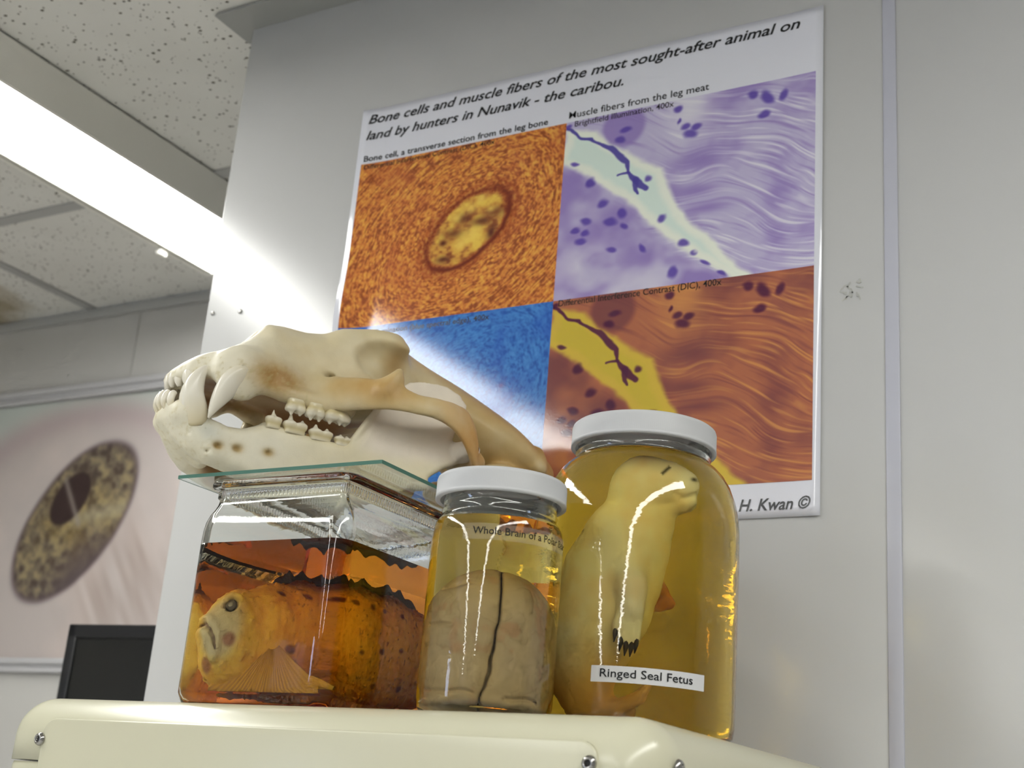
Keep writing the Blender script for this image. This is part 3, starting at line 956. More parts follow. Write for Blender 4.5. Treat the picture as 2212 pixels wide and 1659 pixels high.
def cranium():
    lo, hi, h = (-8, -118, 48), (384, 118, 190), 1.6
    G = grid(lo, hi, h)
    U, Vv, W = G
    A = np.abs(Vv)
    GA = (U, A, W)
    u1 = U[:, 0, 0].astype(float)
    us = [-6, 0, 15, 30, 50, 61, 70, 78, 107, 129, 153, 171, 188, 205, 230, 263, 290, 323, 340, 360, 376, 382]
    top = [95, 101, 114, 121.5, 135, 146, 157.5, 159.5, 160, 163.5, 169.5, 174, 177, 171, 163, 152, 140, 124, 113, 105, 97, 92]
    bot = [90, 88, 88, 90, 91, 91, 90, 89, 82, 78, 80, 86, 92, 95, 90, 76, 64, 60, 58, 60, 74, 80]
    hwd = [8, 20, 31, 39, 43, 42.5, 42, 42, 44, 48, 52, 55, 50, 37, 38, 48, 56, 56, 52, 38, 19, 8]
    ex = [2.2, 2.4, 2.5, 2.5, 2.4, 2.2, 2.0, 2.0, 2.3, 2.6, 2.6, 2.6, 2.4, 2.0, 1.7, 1.65, 1.7, 1.75, 1.8, 1.8, 2, 2]
    T, B, HW, EX = (cub(u1, us, q) for q in (top, bot, hwd, ex))
    T, B, HW, EX = (q.astype(np.float32)[:, None, None] for q in (T, B, HW, EX))
    # widest part sits low in the snout and high in the brain case
    wc = B + (T - B) * 0.46
    hh_ = np.where(W > wc, T - wc, wc - B)
    q = ((A / HW) ** EX + (np.abs(W - wc) / hh_) ** EX) ** (1 / EX)
    f = ((q - 1) * np.minimum(HW, hh_) * 0.9).astype(np.float32)
    f = smax(smax(f, (-4.0 - U), 3), (U - 379.0), 3)
    # canine sockets and cheek
    f = smin(f, ell(GA, (44, 37, 98), (22, 11, 22)), 8)
    f = smin(f, ell(GA, (48, 37, 106), (17, 9, 14)), 8)
    f = smin(f, ell(GA, (82, 37, 101), (30, 9, 16)), 10)
    # brow with the post-orbital process
    f = smin(f, chain(GA, [(138, 30, 155, 8), (160, 38, 158, 9), (176, 45, 156, 10), (186, 53, 151, 4.5)]), 16)
    # hollow of the face in front of the orbit
    f = smax(f, -ell(GA, (108, 58, 128), (36, 15, 24)), 14)
    # orbit
    orb = smin(ell(GA, (160, 68, 139), (25, 30, 20)), ell(GA, (188, 62, 128), (30, 26, 26)), 8)
    f = smax(f, -orb, 5)
    # temporal hollow behind the brow
    f = smax(f, -ell(GA, (222, 66, 120), (30, 32, 40)), 10)
    # mouth: palate between the tooth rows, choanae
    f = smax(f, -ell(GA, (88, 0, 74), (80, 31, 19)), 6)
    f = smax(f, -ell(GA, (205, 0, 72), (50, 20, 26)), 8)
    # nasal opening with broken nasal edge
    f = smax(f, -ell(GA, (36, 0, 143), (44, 18, 18), ((.82, 0, .57), (0, 1, 0), (-.57, 0, .82))), 4)
    # zygomatic arch as a swept blade
    az = [100, 124, 145, 160, 178, 198, 217, 232, 243, 252, 262]
    av_ = [30, 51, 72, 86, 97, 102, 102, 97, 89, 76, 62]
    aw = [99, 98, 98, 97, 92, 90.5, 86, 78, 68, 60, 58]
    ah = [18, 16, 14.5, 13, 9.5, 10, 14, 19, 20, 15, 10]
    at_ = [8, 11, 8, 6, 5, 5, 5, 6, 8, 10, 10]
    AV, AW, AH, AT = (cub(u1, az, q).astype(np.float32)[:, None, None] for q in (av_, aw, ah, at_))
    tilt = 0.18
    dv = (A - AV) + tilt * (W - AW)
    za = (np.sqrt((dv / AT) ** 2 + ((W - AW) / AH) ** 2) - 1) * np.minimum(AT, AH)
    za = np.maximum(za, np.maximum(100 - U, U - 262)).astype(np.float32)
    f = smin(f, za, 7)
    f = smin(f, chain(GA, [(156, 82, 101, 10), (162, 88, 113, 6), (164, 88, 118, 4)]), 7)      # frontal process of the cheek bone
    f = smin(f, ell(GA, (252, 62, 62), (14, 24, 10)), 8)                       # jaw socket
    f = smin(f, ell(GA, (300, 48, 62), (26, 16, 12)), 8)
    f = smin(f, ell(GA, (362, 22, 68), (12, 12, 14)), 6)
    # lambdoid flare at the back
    f = smin(f, chain(GA, [(338, 52, 78, 5), (346, 34, 98, 5), (352, 6, 108, 4)]), 7)
    f = smin(f, chain(GA, [(212, 0, 169, 2.2), (262, 0, 152, 2.6), (320, 0, 126, 3.2), (352, 0, 110, 3)]), 5)   # crest
    # cheek-tooth ledge
    f = smin(f, chain(GA, [(72, 38, 95, 5), (86, 43, 90, 7), (105, 46, 88, 8), (138, 49, 87, 8)]), 6)
    # foramina
    f = smax(f, -rcone(GA, (110, 54, 120), (126, 38, 113), 4.6, 3.6), 2)
    f = smax(f, -rcone(GA, (128, 54, 79), (136, 47, 83), 5.0, 3.5), 1.5)
    # fine unevenness, rougher round the tooth sockets
    rough = 0.25 + 0.8 * sstep(112, 92, W) * sstep(140, 30, U)
    f = f + (rough * (fbm(U / 7, Vv / 7, W / 7, 3, 5) - .5) * 1.6).astype(np.float32)
    # ragged break of the nasals
    nb = sstep(64, 40, U) * sstep(118, 134, W)
    f = f + (nb * (fbm(U / 3, Vv / 3, W / 3, 2, 8) - .45) * 3).astype(np.float32)
    def col(V):
        a = np.abs(V[:, 1])
        n = bone_noise(V, 22); n2 = bone_noise(V, 2.6, 9)
        c = np.tile(np.array(BONE_A, float), (len(V), 1))
        c = mixc(c, BONE_B, np.clip(sstep(20, 120, V[:, 0]) * .75 + (n - .5) * .9, 0, 1))
        st = np.exp(-(((V[:, 0] - 74) / 22) ** 2 + ((V[:, 2] - 100) / 12) ** 2)) * sstep(20, 34, a)
        c = mixc(c, (160, 116, 52), np.clip(st * 1.0 * (.6 + n2 * .8), 0, .85))
        st = np.exp(-(((V[:, 0] - 150) / 34) ** 2 + ((V[:, 2] - 104) / 16) ** 2)) * sstep(40, 60, a)
        c = mixc(c, (186, 144, 78), np.clip(st * (.5 + n), 0, .8))
        st = sstep(176, 226, V[:, 0]) * sstep(70, 90, a)
        c = mixc(c, (204, 154, 88), np.clip(st * (.35 + n * .7), 0, .85))
        st = np.exp(-(((V[:, 0] - 182) / 10) ** 2 + ((V[:, 2] - 142) / 14) ** 2)) * sstep(24, 40, a)
        c = mixc(c, (182, 144, 88), np.clip(st * .6, 0, .8))
        st = sstep(205, 300, V[:, 0]) * sstep(70, 40, a)
        c = mixc(c, (196, 158, 92), np.clip(st * (.55 + n * .5), 0, .9))
        pit = sstep(.58, .75, n2) * (V[:, 2] < 108) * (V[:, 0] < 100)
        c = mixc(c, (196, 182, 134), pit * .5)
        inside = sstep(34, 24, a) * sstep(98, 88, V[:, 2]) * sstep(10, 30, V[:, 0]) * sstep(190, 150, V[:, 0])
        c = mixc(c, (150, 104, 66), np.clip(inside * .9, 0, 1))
        return linear(c)
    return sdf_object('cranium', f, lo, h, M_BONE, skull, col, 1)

def mirror_y(f): return f

def mandible():
    lo, hi, h = (-14, -98, -4), (258, 98, 126), 1.5
    G = grid(lo, hi, h)
    U, Vv, W = G
    A = np.abs(Vv); GA = (U, A, W)
    U2, W2 = U[:, 0, :].astype(float), W[:, 0, :].astype(float)
    outline = [(-8, 70), (-4, 54), (4, 42), (15, 31), (27, 23), (43, 18.5), (60, 14.5), (85, 8), (112, 2.5), (138, 0), (160, 6), (186, 22), (202, 31), (208, 33), (210, 38), (222, 48), (238, 57), (244, 64), (242, 72), (230, 76), (233, 88), (240, 102), (242, 111), (235, 120), (223, 126), (207, 127.5), (191, 124), (177, 112), (166, 97), (157, 83), (148, 64), (141, 57), (128, 57), (106, 59), (84, 63), (73, 65), (66, 60), (55, 55.5), (43, 55), (34, 58), (24, 60), (10, 61), (0, 66)]
    d2 = poly2d(U2, W2, outline)
    u1 = U[:, 0, 0].astype(float)
    vc = cub(u1, [-14, 0, 15, 30, 50, 80, 130, 180, 220, 258], [7, 9, 15, 21, 26, 34, 47, 62, 74, 84])
    ht = cub(u1, [-14, 0, 15, 30, 50, 80, 130, 160, 190, 258], [8, 10, 14, 14, 11, 9.5, 9.5, 7, 5, 5])
    # thinner high up in the coronoid blade
    HT = np.minimum(ht[:, None], np.interp(W2, [0, 60, 84, 120], [20, 12, 4.2, 2.6]))
    VC = vc[:, None] - np.interp(W2, [40, 120], [0, 9]) * sstep(130, 180, U2)
    D = np.clip(-d2, 0, None)
    rd = np.minimum(HT, 9.0)
    prof = np.sqrt(np.clip(1 - (1 - np.clip(D / rd, 0, 1)) ** 2, 0, 1))
    lat = np.abs(A - VC[:, None, :].astype(np.float32)) - (HT * prof)[:, None, :].astype(np.float32)
    f = np.where(d2[:, None, :] < 0, np.maximum(lat * 0.9, d2[:, None, :] * 0.9), np.maximum(d2[:, None, :], lat * .9)).astype(np.float32)
    # chin is fused across the middle
    f = smin(f, chain(GA, [(0, 0, 58, 8), (14, 0, 44, 9), (34, 0, 30, 8)]), 8)
    f = smin(f, ell(GA, (13, 19, 60), (17, 13, 13)), 6)           # canine bulge
    f = smin(f, ell(GA, (238, 80, 66), (9, 20, 8.5)), 4)          # condyle
    f = smax(f, -ell(GA, (186, 80, 72), (33, 10, 30)), 6)         # masseter hollow
    f = smin(f, ell(GA, (238, 84, 66), (10, 15, 9)), 3)
    f = smin(f, chain(GA, [(140, 52, 50, 4), (152, 57, 74, 3.2), (164, 59, 95, 2.6)]), 3)   # front ridge of the coronoid
    f = smin(f, chain(GA, [(196, 69, 32, 5), (207, 72, 33, 4)]), 5)
    for c, r in (((35, 38, 35), 2.6), ((51, 40, 36), 3.4), ((76, 46, 37), 2.8), ((12, 30, 43), 1.4), ((28, 33, 30), 1.2)):
        f = smax(f, -ell(GA, c, (r * 1.5, 6, r)), 1.5)
    rough = .22 + .45 * sstep(46, 10, U) + 1.5 * sstep(225, 236, U)
    f = f + (rough * (fbm(U / 4, Vv / 4, W / 4, 3, 21) - .5) * 1.5).astype(np.float32)
    def col(V):
        a = np.abs(V[:, 1])
        n = bone_noise(V, 20, 6); n2 = bone_noise(V, 2.6, 12)
        c = np.tile(np.array((236, 229, 206), float), (len(V), 1))
        c = mixc(c, (226, 213, 174), np.clip(sstep(40, 130, V[:, 0]) * .6 + (n - .5) * .8, 0, 1))
        c = mixc(c, (238, 226, 208), np.clip(sstep(140, 165, V[:, 0]) * sstep(44, 60, V[:, 2]) * .9, 0, 1))
        c = mixc(c, (206, 192, 146), np.clip(sstep(.52, .8, n2) * sstep(70, 10, V[:, 0]) * .5, 0, 1))
        c = mixc(c, (188, 190, 180), np.clip(np.exp(-(((V[:, 0] - 26) / 10) ** 2 + ((V[:, 2] - 46) / 10) ** 2)) * .6, 0, 1))
        for cu_, cw in ((35, 35), (51, 36), (76, 37)):
            c = mixc(c, (150, 116, 56), np.exp(-(((V[:, 0] - cu_) / 4.5) ** 2 + ((V[:, 2] - cw) / 3.5) ** 2)) * .8)
        inside = sstep(-1, -5, a - np.interp(V[:, 0], [-14, 15, 50, 80, 130, 180, 258], [0, 4, 26, 34, 47, 62, 84])) * sstep(36, 50, V[:, 0]) * sstep(66, 56, V[:, 2])
        c = mixc(c, (190, 150, 104), inside * .8)
        return linear(c)
    return sdf_object('mandible', f, lo, h, M_BONE, skull, col, 1)

cranium()
mandible()

def tooth_tube(name, pts, n=14, cols=((236, 230, 214), (222, 208, 170)), steps=14):
    """pts: (u, v, w, r_long, r_side) control points from root to tip"""
    P = np.array(pts, float)
    s = np.linspace(0, 1, len(P)); t = np.linspace(0, 1, steps)
    Q = np.stack([cub(t, s, P[:, k]) for k in range(P.shape[1])], 1)
    path = [(q[0] * .001, -q[1] * .001, q[2] * .001) for q in Q]
    rad = [(max(q[3], .15) * .001, max(q[4], .15) * .001) for q in Q]
    V, F = tube(path, rad, n)
    c = np.repeat(np.array([np.array(cols[1]) * (1 - a) + np.array(cols[0]) * a for a in np.clip(t * 2.2, 0, 1)]), n, axis=0)
    return mesh_from(name, V, F, M_TOOTH, skull, True, linear(c))

for s in (1, -1):
    tooth_tube('canine', [(52, 29 * s, 108, 12, 8), (42, 38 * s, 96, 13.5, 9.5), (34, 39.5 * s, 84, 11, 8), (27, 39 * s, 69, 6.2, 5), (22.5, 38 * s, 55, .9, .9)])
    tooth_tube('canine', [(17, 22 * s, 52, 11.5, 9), (13, 25.5 * s, 62, 12, 9), (9.5, 28 * s, 76, 9.6, 7.5), (12.5, 29.5 * s, 91, 6, 5), (20, 30 * s, 103, 1.0, 1.0)])
    for k, (u, v, top_, r) in enumerate(((0, 4.6, 83, 3.7), (3, 12, 83, 4.0), (8, 20.5, 82, 5.6))):
        tooth_tube('incisor', [(u + 8, v * s, 99, r * .9, r * .9), (u + 1, v * s, 96, r, r), (u - 1.5, v * s, 89, r * .95, r * .9), (u, v * s, top_, r * .45, r * .55)], 12)
    for k, (u, v, top_, r) in enumerate(((-7.5, 3.2, 79, 2.6), (-5.5, 8.8, 78.5, 2.9), (-2, 14.6, 77, 3.2))):
        tooth_tube('incisor', [(u + 4, v * s, 60, r * .8, r * .9), (u - 1, v * s, 68, r, r * 1.05), (u - .5, v * s, 74, r * .95, r), (u + 1.5, v * s, top_, r * .5, r * .8)], 12)

def molar(u, v, w, lu, lv, hgt, cusps, up=True, name='molar'):
    """low-crowned cheek tooth; cusps: list of (du, dv, extra height)"""
    lo = (-lu - 3, -lv - 3, -6); hi = (lu + 3, lv + 3, hgt + 7)
    h = .7
    G = grid(lo, hi, h)
    X, Y, Z = G
    bul = 1 - .16 * np.clip((Z - hgt * .5) / (hgt * .5), -1, 1) ** 2
    q = ((np.abs(X) / (lu * bul)) ** 3.2 + (np.abs(Y) / (lv * bul)) ** 3) ** (1 / 3.1)
    f = smax((q - 1) * lv, (Z - hgt * .72).astype(np.float32), 2.2)
    f = smax(f, -(Z + 4).astype(np.float32), 1.0)
    for du, dv, eh in cusps:
        f = smin(f, rcone(G, (du * lu, dv * lv, hgt * .35), (du * lu, dv * lv, hgt * .72 + eh), lv * .72, 1.3), 2.0)
    gr = np.exp(-((X / (lu * .16)) ** 2)) * 1.1
    f = (f + gr * sstep(-2, hgt, Z)).astype(np.float32)
    V, Q = surface_nets(f, lo, h)
    V = smooth_verts(V, Q, 1)
    if not up: V = V * np.array([1, 1, -1]); Q = Q[:, ::-1]
    tcol = sstep(-1, hgt * .6, np.abs(V[:, 2]))
    c = mixc(np.tile(np.array((214, 198, 150), float), (len(V), 1)), (236, 228, 206), tcol)
    P = np.stack([(u + V[:, 0]), -(v + V[:, 1]), (w + V[:, 2])], 1) * .001
    return quad_mesh(name, P, Q[:, ::-1], M_TOOTH, skull, True, linear(c))

for s in (1, -1):
    # lower row, front to back
    molar(77, 41 * s, 62, 7.2, 4.2, 9, [(-.05, 0, 5.5)], True, 'premolar')
    molar(95.5, 44 * s, 60.5, 10.8, 4.8, 9.5, [(-.45, 0, 4.5), (.55, 0, 1.5)], True)
    molar(117.5, 48 * s, 58.5, 11.0, 5.4, 8, [(-.5, .1, 3), (.45, .1, 1.5)], True)
    molar(136.5, 52 * s, 57.5, 8.0, 5.0, 6, [(-.3, 0, 1.0), (.4, 0, .6)], True)
    # upper row
    molar(92, 47.5 * s, 81.5, 8.8, 5.2, 10, [(-.4, .2, 2.5), (.5, .2, 1.5)], False, 'premolar')
    molar(108.5, 50 * s, 81, 8.0, 6.2, 11, [(-.45, .3, 2.5), (.5, .3, 2.2)], False)
    molar(128.5, 51 * s, 81, 12.0, 6.8, 10.5, [(-.55, .3, 2.5), (.2, .3, 2), (.7, 0, 1.0)], False)
# ================================================================== brain in the small jar
def frame_in(name, x, y, label, cat):
    d = math.hypot(x, y)
    return tag(empty(name, (x, y, ZS), math.atan2(-x / d, y / d)), label, cat)

M_BRAIN = pbr('brain_tissue', (1, 1, 1), rough=0.5, spec=0.35, attr=True, bump=0.3, bscale=260.0, bdist=0.0006)
brain = frame_in('preserved_brain', SJX, SJY, 'grey beige preserved brain with a dark central fissure in the small jar', 'brain')
def build_brain():
    lo, hi, h = (-40, -40, 2), (40, 40, 106), 0.8
    G = grid(lo, hi, h); X, Y, Z = G
    z1 = Z[0, 0, :].astype(float)
    zs = [2, 6, 14, 36, 50, 68, 78, 87, 93, 97, 100, 106]
    HW = cub(z1, zs, [22, 29, 31.5, 33, 33, 31.5, 29, 24, 18, 11, 3, 1]).astype(np.float32)[None, None, :]
    DP = cub(z1, zs, [22, 28, 31, 33, 33, 31, 28, 23, 17, 10, 3, 1]).astype(np.float32)[None, None, :]
    q = ((np.abs(X) / HW) ** 2.3 + (np.abs(Y) / DP) ** 2.3) ** (1 / 2.3)
    f = ((q - 1) * np.minimum(HW, DP)).astype(np.float32)
    f = smax(f, 6.2 - Z, 3); f = smax(f, Z - 98.5, 6)
    # folds
    n = fbm(X / 11 + .3, Y / 11, Z / 13, 2, 31)
    sul = np.exp(-((n - .5) / .035) ** 2)
    f = f + (sul * 0.35 + (fbm(X / 16, Y / 16, Z / 16, 2, 4) - .5) * 3.4).astype(np.float32)
    # central fissure, widening downwards, on the face turned to the room and over the top
    zf = [4, 14, 28, 50, 72, 98, 106]; af = [-3, -2, 1, 3.2, 4.6, 3.2, 3.0]
    AF = cub(z1, zf, af)[None, None, :]; WF = np.interp(z1, [4, 14, 26, 36, 52, 100], [.25, .45, 1.15, .8, .45, .4])[None, None, :]
    wav = (fbm(Z / 9, Z * 0 + 3.3, None, 2, 8) - .5) * 2.2
    gr = np.abs(X - AF - wav) - WF
    depth = np.clip(-f, 0, 12)
    soft = np.exp(-((X - AF - wav) / 3.5) ** 2) * 1.2
    f = (f + soft).astype(np.float32)
    f = smax(f, -np.maximum(np.maximum(gr, Y + 2), -(f + 4.5)).astype(np.float32), .6)
    # creases
    for z0, xa, xb, sl in ((84, -26, -8, .12), (58, -36, -24, .0), (15, -36, -8, -.05), (12, 12, 28, .0)):
        zz = z0 + sl * (X - xa) + np.sin(X / 3.0) * .8
        c = np.sqrt((Z - zz) ** 2 + np.clip(np.maximum(xa - X, X - xb), 0, None) ** 2)
        f = f + (np.exp(-(c / 1.3) ** 2) * 2.2 * (Y < 0)).astype(np.float32)
    def col(V):
        n1 = fbm(V[:, 0] / 14, V[:, 1] / 14, V[:, 2] / 14, 3, 2); n2 = fbm(V[:, 0] / 4, V[:, 1] / 4, V[:, 2] / 4, 2, 7)
        c = np.tile(np.array((190, 170, 146), float), (len(V), 1))
        c = mixc(c, (166, 146, 120), np.clip((n1 - .35) * 1.6, 0, 1))
        c = mixc(c, (184, 138, 112), np.clip((n1 - .58) * 4, 0, .5))
        nn = fbm(V[:, 0] / 11 + .3, V[:, 1] / 11, V[:, 2] / 13, 2, 31)
        c = mixc(c, (146, 124, 104), np.exp(-((nn - .5) / .012) ** 2) * .28 * (n1 > .45))
        a = cub(V[:, 2], zf, af)
        w = (fbm(V[:, 2] / 9, V[:, 2] * 0 + 3.3, None, 2, 8) - .5) * 2.2
        c = mixc(c, (70, 56, 46), np.clip(np.exp(-((V[:, 0] - a - w) / 1.1) ** 2) * (V[:, 1] < 0) * .55, 0, 1))
        c = mixc(c, (176, 158, 130), np.clip((n2 - .6) * 2, 0, .4))
        return linear(c)
    return sdf_object('brain_surface', f, lo, h, M_BRAIN, brain, col, 1)
build_brain()

# ================================================================== seal fetus in the large jar
M_SEAL = pbr('seal_skin', (1, 1, 1), rough=0.45, spec=0.35, attr=True)
M_CLAW = pbr('claw_dark', lin((46, 38, 34)), rough=0.4)
seal = frame_in('seal_fetus', BJX, BJY, 'pale seal fetus curled upright with its head under the lid of the large jar', 'seal')
def build_seal():
    KX, KY, YO = 1 / 1.20, .72, -20.0
    lo, hi, h = (-76, -52, 8), (54, 48, 214), 1.3
    G = grid(lo, hi, h); X, Y, Z = G
    f = chain(G, [(0, -4, 172, 21), (22, -7, 176, 14.5), (34, -8, 178, 9)], 6)
    f = smin(f, ell(G, (3, -4, 176), (22, 22, 17)), 6)
    f = smin(f, ell(G, (29, -11, 170), (13, 10, 11)), 5)
    f = smin(f, ell(G, (29, -1, 170), (12, 9, 10)), 5)
    f = smin(f, chain(G, [(1, -4, 168, 22), (-1, -3, 154, 25), (-9, -2, 136, 31), (-18, 2, 112, 35), (-25, 2, 90, 36), (-32, 2, 68, 33), (-36, 2, 46, 27), (-32, 2, 28, 18), (-18, 0, 18, 9), (-2, 0, 17, 6)], 5), 8)
    # near flipper with fingers
    f = smin(f, chain(G, [(-8, -24, 116, 13), (-4, -34, 100, 12), (-3, -38, 86, 10)], 4), 7)
    fing = None
    for a, z in ((-14, 70), (-9.5, 64), (-5.5, 61), (-1.5, 60.5), (2.0, 63)):
        g = chain(G, [(-4 + (a + 6) * .5, -38, 84, 5.2), (a * .92, -39, 74, 3.8), (a, -39, z, 2.6)])
        fing = g if fing is None else smin(fing, g, 1.6)
    f = smin(f, fing, 4)
    # far flipper showing past the chest
    f = smin(f, chain(G, [(2, 12, 112, 9), (14, 14, 103, 7), (22, 14, 96, 4), (16, 12, 92, 3.5)], 3), 5)
    # hind flippers at the foot of the jar
    f = smin(f, chain(G, [(-10, -8, 18, 6), (6, -12, 26, 4), (12, -12, 36, 2.5)], 2), 4)
    # mouth line, throat fold
    f = smax(f, -chain(G, [(41, -14, 172, 1.0), (33, -20, 168, 1.0), (25, -21.5, 171, 1.0)]), 1.2)
    f = f + (np.exp(-(((Z - 157 - .35 * X) / 3.0) ** 2)) * sstep(4, 20, X) * 1.4).astype(np.float32)
    f = f + ((fbm(X / 18, Y / 18, Z / 18, 2, 14) - .5) * 2.2).astype(np.float32)
    def col(V):
        n = fbm(V[:, 0] / 20, V[:, 1] / 20, V[:, 2] / 20, 3, 5)
        c = np.tile(np.array((240, 238, 240), float), (len(V), 1))
        c = mixc(c, (230, 210, 186), np.clip((n - .4) * 1.8, 0, 1))
        c = mixc(c, (206, 160, 124), np.clip(sstep(70, 20, V[:, 2]) * .8, 0, 1))
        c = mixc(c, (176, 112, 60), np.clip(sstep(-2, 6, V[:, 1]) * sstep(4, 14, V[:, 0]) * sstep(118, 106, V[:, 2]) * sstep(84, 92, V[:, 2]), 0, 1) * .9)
        front = V[:, 1] < -2
        d = np.abs((V[:, 0] - 17.8) * .70 - (V[:, 2] - 186) * .71) ; t = np.abs((V[:, 0] - 17.8) * .71 + (V[:, 2] - 186) * .70)
        c = mixc(c, (52, 46, 44), front * np.exp(-(d / 1.1) ** 2) * (t < 4.2) * .95)
        d = np.hypot((V[:, 0] - 39.5) / 2.2, (V[:, 2] - 182) / 1.3)
        c = mixc(c, (48, 42, 40), front * np.exp(-d ** 2) * .9)
        return linear(c)
    V, Q = surface_nets(f, lo, h)
    V = smooth_verts(V, Q, 2)
    cols = col(V)
    P = (V * np.array([KX, KY, 1.0]) + np.array([0, YO, 0])) * .001
    quad_mesh('body', P, Q, M_SEAL, seal, True, cols)
    for a, z in ((-14, 70), (-9.5, 64), (-5.5, 61), (-1.5, 60.5), (2.0, 63)):
        Vt, Ft = tube([(a * KX * .001, (-39 * KY + YO) * .001, (z + 2) * .001), ((a - .3) * KX * .001, (-40.5 * KY + YO) * .001, (z - 3) * .001), ((a - 1) * KX * .001, (-39.5 * KY + YO) * .001, (z - 9) * .001)], [.0019, .0017, .0003], 10)
        mesh_from('claw', Vt, Ft, M_CLAW, seal, True)
build_seal()

# ================================================================== lumpfish in the square jar
M_FISH = pbr('fish_skin', (1, 1, 1), rough=0.5, spec=0.35, attr=True, bump=0.5, bscale=700.0, bdist=0.0006)
M_EYE = pbr('fish_eye_ring', lin((84, 78, 66)), rough=0.5)
M_PUPIL = pbr('fish_pupil_milky', lin((150, 150, 134)), rough=0.5)
M_CREST = pbr('fin_dark', lin((52, 42, 36)), rough=0.6)
FX, FY = -0.655, 0.86
fish = tag(empty('lumpfish', (FX, FY, ZS)), 'stout warty fish with a downturned mouth preserved in the square jar', 'fish')
def fl(x, y, z): return ((x - FX) * 1000, (y - FY) * 1000, (z - ZS) * 1000)
KZ = .80
def build_fish():
    lo, hi, h = (-66, -100, 8), (46, 116, 118), 1.3
    G0 = grid(lo, hi, h); X, Y, Z = G0
    G = (X, Y, Z * KZ)
    pts = [(-.6860, .8000, .1270, 26), (-.6720, .8170, .1300, 30), (-.6600, .8400, .1310, 33), (-.6550, .8750, .1315, 33), (-.6530, .9120, .132, 28), (-.6520, .9400, .132, 15), (-.6520, .9640, .132, 6)]
    P = []
    for x, y, z, r in pts:
        a = fl(x, y, z); P.append((a[0], a[1], a[2] * KZ, r))
    f = chain(G, P, 6)
    # blunt round head pressed towards the front glass
    HCn, HR = (-.6935, .7960, .1240), (.0285, .0305, .0360)
    f = smin(f, ell(G0, fl(*HCn), tuple(r * 1000 for r in HR)), 9)
    def on_head(x, z, lift=0.0):
        q = 1 - ((x - HCn[0]) / HR[0]) ** 2 - ((z - HCn[2]) / HR[2]) ** 2
        return fl(x, HCn[1] - HR[1] * math.sqrt(max(q, .02)) - lift, z)
    # tail fin
    t = fl(-.652, .968, .135)
    f = smin(f, ell(G0, t, (2.5, 12, 24)), 5)
    # lips of the downturned mouth
    mxz = [(-.7165, .1290), (-.7125, .1325), (-.7060, .1335), (-.6995, .1300), (-.6945, .1235), (-.6915, .1155)]
    m = [on_head(*q) for q in mxz]
    up = [on_head(x + .001, z + .0048) + (3.3,) for x, z in mxz]; dn = [on_head(x - .0015, z - .0056) + (3.8,) for x, z in mxz]
    f = smin(f, chain(G0, up), 3.5); f = smin(f, chain(G0, dn), 3.5)
    f = smax(f, -chain(G0, [(p[0], p[1] - .8, p[2], 2.1) for p in m]), 1.2)
    # eye socket with a soft brow
    e = on_head(-.6880, .1490)
    f = smax(f, -ell(G0, e, (6.5, 6.0, 6.0)), 2.5)
    f = smin(f, chain(G0, [(e[0] - 8, e[1] + 3, e[2] + 5, 2.2), (e[0], e[1] + 2.5, e[2] + 7.5, 2.4), (e[0] + 8, e[1] + 4, e[2] + 5, 2.2)]), 3)
    g = [fl(-.6520, .7985, .150), fl(-.6480, .7960, .132), fl(-.6560, .7880, .112), fl(-.6720, .7800, .098)]
    f = smax(f, -chain(G0, [(p[0] + 1.5, p[1] - 1.5, p[2], 1.7) for p in g]), 2.5)
    # skin warts
    wart = np.clip(fbm(X / 3.2, Y / 3.2, Z / 3.2, 2, 3) - .55, 0, 1) * 5
    f = f - (wart * 1.1 + (fbm(X / 13, Y / 13, Z / 13, 2, 9) - .5) * 2.4).astype(np.float32)
    # keep clear of the glass
    f = smax(f, -(Y - (.7632 - FY) * 1000), 1.5); f = smax(f, -(X - (-.7188 - FX) * 1000), 1.5)
    spots = []
    rng = random.Random(5)
    for k in range(5): spots.append((fl(0, .802 + .017 * k + .004 * rng.random(), .1600 - .0006 * k)[1:], 1.8 + rng.random() * 1.4))
    for k in range(4): spots.append((fl(0, .806 + .022 * k, .1200 + .0035 * k)[1:], 2.2 + rng.random() * 2.0))
    for k in range(2): spots.append((fl(0, .85 + .03 * k, .1040 + .0015 * k)[1:], 2.0 + rng.random() * 2.0))
    def col(V):
        n = fbm(V[:, 0] / 9, V[:, 1] / 9, V[:, 2] / 9, 4, 5); n2 = fbm(V[:, 0] / 2.4, V[:, 1] / 2.4, V[:, 2] / 2.4, 2, 6)
        c = np.tile(np.array((248, 212, 78), float), (len(V), 1))
        c = mixc(c, (230, 172, 58), np.clip((n - .4) * 2, 0, 1))
        face = sstep(1.15, .65, np.hypot((V[:, 0] + 37) / 21, (V[:, 2] - 57) / 27)) * sstep(-60, -72, V[:, 1])
        c = mixc(c, (206, 194, 156), np.clip(face * .85, 0, 1))
        c = mixc(c, (130, 84, 44), np.clip((n2 - .72) * 5, 0, .6) * sstep(-62, -46, V[:, 1]))
        back = sstep(88, 98, V[:, 2]) * sstep(-52, -38, V[:, 1])
        c = mixc(c, (112, 72, 40), back * .8)
        for (sy, sz), r in spots:
            d = np.hypot((V[:, 1] - sy) / 1.35, V[:, 2] - sz)
            c = mixc(c, (120, 66, 34), sstep(r, r * .4, d) * (V[:, 0] > -10) * .9)
        for p, r in ((on_head(-.6815, .1225), 7.0), (on_head(-.7020, .1040), 8.0)):
            d = np.sqrt((V[:, 0] - p[0]) ** 2 + ((V[:, 1] - p[1]) * .5) ** 2 + (V[:, 2] - p[2]) ** 2)
            c = mixc(c, (150, 92, 62), sstep(r, r * .4, d) * .75)
